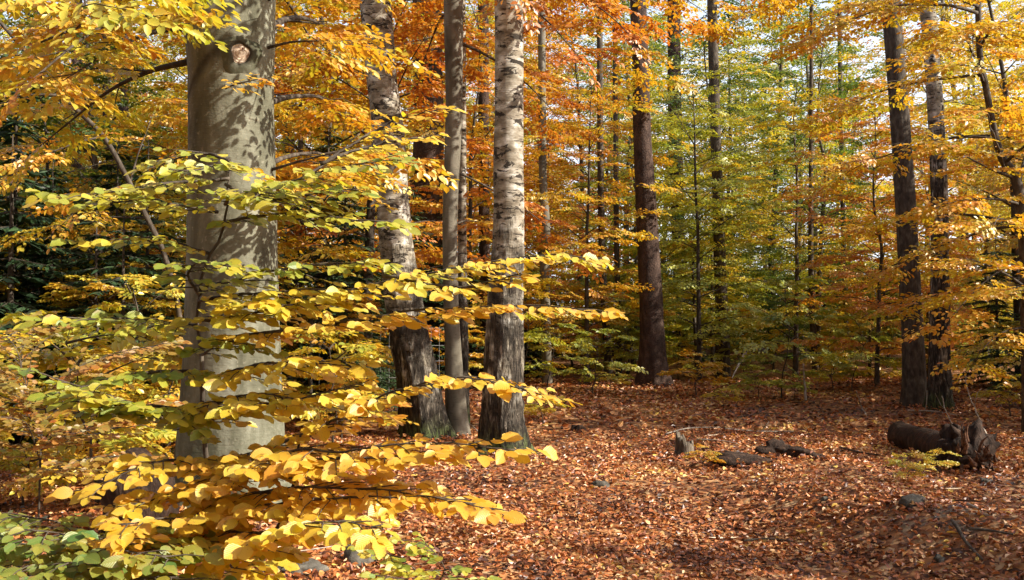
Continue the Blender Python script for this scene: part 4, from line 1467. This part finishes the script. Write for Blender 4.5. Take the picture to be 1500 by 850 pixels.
lump('tree_stump', 848, 632, (.17, .14, .13), 'rot', 'tiny dark stump right of the upright birch', 'stump', 11, amp=.5)
lump('rotten_stump', 1175, 672, (.55, .3, .17), 'rot', 'dark crumbling stump mound, right part of the rotten hollow', 'stump', 12, amp=.5)
lump('rotten_stump', 1100, 677, (.60, .28, .12), 'rot', 'low black crumbling wood, left part of the rotten hollow', 'stump', 13, amp=.6)


def stick(pl, r0, r1, mat, label, seed, forks=(), lift=.035, wob=.012, cat='stick', name='fallen_branch'):
    """pl: ground pixels, optional height above ground"""
    rng = np.random.default_rng(seed)
    pts = np.array([G(q[0], q[1]) + [0, 0, (q[2] if len(q) > 2 else lift)] for q in pl])
    b0 = pts[0].copy()
    pa, ra = resample(pts - b0, .05, np.linspace(r0, r1, len(pts)))
    mb = MB()
    tube(mb, pa + np.cumsum(rng.normal(0, wob * .25, pa.shape), 0) * [1, 1, .3], ra, 7)
    for (t, dv, ln) in forks:
        i = int(t * (len(pa) - 1))
        dv = unit(np.array(dv))
        tube(mb, np.stack([pa[i], pa[i] + dv * ln * .5 + rng.normal(0, .02, 3), pa[i] + dv * ln]), [ra[i] * .7, ra[i] * .5, ra[i] * .25], 5)
    o = link(name, mb.mesh(name), M[mat], None, b0)
    return tag(o, label, cat)


stick([(975, 640), (1010, 632), (1055, 630)], .012, .007, 'pale', 'short pale stick lying just behind the grey stump', 1)
stick([(1062, 632), (1110, 636), (1165, 637)], .012, .006, 'pale', 'long pale stick lying behind the rotten hollow', 2, [(.5, (.5, .3, .5), .2)])
stick([(1020, 648), (1050, 650), (1080, 655)], .014, .006, 'pale', 'thin brown stick pointing right from the grey stump', 3)
stick([(1268, 612), (1262, 600), (1250, 612, .42)], .012, .007, 'pale', 'white twig sticking up left of the right-hand trunk pair', 4)
stick([(1410, 640), (1395, 628, .12), (1382, 622, .45)], .012, .006, 'pale', 'pale curved twig rising behind the log, left one of two', 5)
stick([(1445, 640), (1432, 628, .2), (1420, 620, .55), (1418, 618, .75)], .013, .005, 'pale', 'pale forked twig rising behind the log, right one of two', 6, [(.6, (.4, 0, 1), .3)])
stick([(1330, 605), (1375, 606), (1405, 612)], .014, .008, 'pale', 'pale stick lying at the foot of the right-hand trunk pair', 7, [(.3, (.1, 0, 1), .35), (.8, (-.6, .1, .9), .4)])
stick([(1418, 745), (1432, 752)], .012, .008, 'pale', 'short white stick on the sunlit bank', 8)
stick([(1420, 783), (1450, 790), (1485, 795)], .012, .006, 'dark', 'dark bent root lying on the shaded bank', 9)
stick([(1395, 775), (1415, 800), (1440, 832)], .014, .008, 'dark', 'dark root running down the shaded bank', 10)
stick([(1180, 590), (1180, 590, .3), (1178, 592, .75)], .030, .012, 'pale', 'upright white broken stick at the far edge of the clearing', 11)
stick([(1072, 580, .35), (1082, 578, .6), (1092, 576, .85)], .010, .036, 'pale', 'leaning white broken stick behind the olive bush', 12)
stick([(455, 845), (440, 835), (410, 825), (480, 815, .06)], .006, .003, 'pale', 'thin pale twig beside the flat grey slab', 13)
stick([(700, 636), (690, 628, .05), (665, 626, .12)], .010, .005, 'pale', 'white curved twig between the birch feet', 14)
stick([(510, 620), (550, 612), (590, 600)], .02, .01, 'dark', 'dark stick lying left of the leaning birch foot', 15)
stick([(160, 665), (190, 640, .1), (235, 622, .2)], .014, .008, 'dark', 'dark fallen twig left of the thick beech', 16)
stick([(1230, 660), (1260, 668), (1290, 672)], .012, .006, 'dark', 'dark twig lying between rotten hollow and log', 17)
stick([(1080, 615), (1120, 610, .05), (1160, 612)], .010, .005, 'dark', 'thin dark arched twig at the far side of the clearing', 18)
stick([(1090, 800), (1120, 798), (1160, 802)], .009, .005, 'dark', 'thin dark twig in the foreground leaves', 19)
# dead white stems at the left
stick([(44, 640), (40, 640, .5), (38, 640, 1.3), (37, 640, 2.2)], .012, .006, 'pale', 'thin pale dead stem at far left, straight one', 20, [(.6, (-.6, 0, .3), .2)], name='dead_stem')
stick([(75, 630), (74, 630, .5), (70, 630, 1.2), (45, 630, 2.3)], .014, .005, 'pale', 'thin pale dead stem at far left, forked leaning one', 21, [(.7, (.5, 0, .9), .4)], name='dead_stem')

for bp, r_, n_, h_ in [((338, 742), .36, 500, .10), ((624, 641), .30, 420, .09), ((738, 668), .26, 420, .09), ((671, 638), .14, 160, .06), ((956, 567), .45, 400, .14), ((1340, 597), .26, 260, .09),
                       ((1376, 601), .26, 260, .09), ((1003, 670), .13, 140, .05), ((1318, 655), .24, 200, .10), ((1365, 672), .26, 240, .10), ((1412, 688), .30, 260, .10),
                       ((880, 716), .09, 60, .03), ((1337, 738), .11, 90, .04), ((1443, 712), .06, 40, .03), ((524, 826), .11, 70, .04), ((1175, 672), .25, 180, .07), ((1100, 677), .28, 200, .06),
                       ((848, 632), .09, 60, .04), ((440, 838), .16, 80, .05), ((1506, 640), .16, 120, .06), ((205, 772), .32, 200, .08)]:
    g_ = G(*bp)
    drift(g_[0], g_[1], r_, n_, h_)
o = link('leaf_litter', LIT.mesh('leaf_litter', False), LM['litter'])
tag(o, kind='stuff')

# ------------------------------------------------------------------ wire fence in the shade behind the birches
fx0, fx1, fd = (455 - 750) / F * 15.5, (655 - 750) / F * 16.2, 15.8
p0, p1 = on_ground(fx0, 15.5), on_ground(fx1, 16.3)
fe = thing('wire_fence', p0, 'thin wire mesh fence in the shade left of the leaning birch', 'fence')
mb = MB()
dv = p1 - p0
for k in range(0, 17):
    q = dv * k / 16
    tube(mb, np.stack([q, q + [0, 0, .7], q + [0, 0, 1.4]]), .0022, 4, cap=False)
for z in (.15, .35, .6, .85, 1.1, 1.38):
    tube(mb, np.stack([[0, 0, z], dv * .5 + [0, 0, z - .02], dv + [0, 0, z]]), .0022, 4, cap=False)
mw, nt = new_mat('fence_wire')
b = NT(nt)
b.n('ShaderNodeOutputMaterial', {0: b.n('ShaderNodeBsdfPrincipled', {'Base Color': (.5, .5, .5, 1), 'Metallic': .6, 'Roughness': .45}).outputs[0]})
link('wire_mesh', mb.mesh('wire_mesh'), mw, fe)
for q in (np.zeros(3), dv):
    pm = MB()
    tube(pm, np.stack([q + [0, 0, -.2], q + [0, 0, .7], q + [0, 0, 1.5]]), .04, 10)
    link('post', pm.mesh('post'), M['dark'], fe)

# ------------------------------------------------------------------ trees beside the frame that shade the ground
SHADE = [(9.8, 4.2, 0, .80), (11.6, 4.9, 2, .95), (10.2, 16.0, 2, 1.0), (10.8, 18.6, 2, 1.0), (11.5, 7.9, 2, .62), (13.5, 2.6, 1, .85), (12.0, 15.2, 1, .9), (14.5, 17.2, 0, 1.05), (17.0, 19.0, 1, 1.1), (13.5, 20.5, 0, 1.0), (13.0, 9.4, 0, .85), (10.8, 13.2, 1, .9), (11.5, 14.6, 2, 1.0), (13.4, 16.2, 1, 1.1)]
for i, (x, y, k, s) in enumerate(SHADE):
    place_tree('young_beech', NEAR_T[k], on_ground(x, y), 'amber', 'amber leaved young beech to the right of the clearing', 'young beeches beside the clearing', s=s)

# the wood goes on behind and beside the camera
k = 0
while k < 56:
    x, y = rp_.uniform(-38, 34), rp_.uniform(-30, 24)
    if y > -5 and x > -.62 * y - 7.5:
        continue
    if any((x - a) ** 2 + (y - b_) ** 2 < 9 for a, b_ in placed):
        continue
    placed.append((x, y))
    pal = ('amber', 'yellow', 'lime')[rp_.integers(3)]
    place_tree('beech_tree', FAR_T[rp_.integers(4)], on_ground(x, y), pal, f'beech with {COLW[pal]} leaves in the wood behind the viewer', 'beeches behind the viewer', s=rp_.uniform(1.0, 1.4))
    k += 1
place_tree('beech_tree', FAR_T[2], on_ground(10.6, 7.0), 'amber', 'small thin amber leaved beech standing to the right of the clearing', None, s=.56)

# ------------------------------------------------------------------ light, sky, camera
w = bpy.data.worlds.new('World')
SC.world = w
w.use_nodes = True
nt = w.node_tree
nt.nodes.clear()
sky = nt.nodes.new('ShaderNodeTexSky')
sky.sky_type = 'NISHITA'
sky.sun_disc = False
sky.sun_elevation = SUN_EL
sky.sun_rotation = math.atan2(SUN[0], SUN[1])
sky.air_density = 1.0
sky.dust_density = 2.0
bg = nt.nodes.new('ShaderNodeBackground')
bg.inputs[1].default_value = .125
out = nt.nodes.new('ShaderNodeOutputWorld')
wb = NT(nt)
gz = wb.n('ShaderNodeSeparateXYZ', {0: wb.n('ShaderNodeTexCoord').outputs['Generated']}).outputs[2]
hz = wb.math('MULTIPLY', wb.step(gz, .55, .08), .75)
nt.links.new(wb.mix(hz, sky.outputs[0], (6.2, 6.7, 7.6)), bg.inputs[0])
nt.links.new(bg.outputs[0], out.inputs[0])

sl = bpy.data.lights.new('sun', 'SUN')
sl.energy = 5.0
sl.angle = R(.53)
sl.color = (1.0, .93, .80)
so_ = bpy.data.objects.new('sun', sl)
COL.objects.link(so_)
from mathutils import Vector
so_.rotation_euler = Vector(SUN).to_track_quat('Z', 'Y').to_euler()

cam = bpy.data.cameras.new('camera')
cam.sensor_width = 36
cam.lens = 36 * F / 1500
cam.clip_end = 2000
cam.clip_start = .05
co = bpy.data.objects.new('camera', cam)
COL.objects.link(co)
co.location = CAM
co.rotation_euler = (R(90) + PITCH, 0, 0)
SC.camera = co

SC.view_settings.view_transform = 'Standard'
SC.view_settings.look = 'None'
SC.view_settings.exposure = 1.05
SC.view_settings.gamma = 1
SC.render.engine = 'CYCLES'
cy = SC.cycles
cy.max_bounces = 6
cy.diffuse_bounces = 4
cy.glossy_bounces = 2
cy.transmission_bounces = 3
cy.transparent_max_bounces = 4
cy.sample_clamp_indirect = 6
cy.caustics_reflective = False
cy.caustics_refractive = False
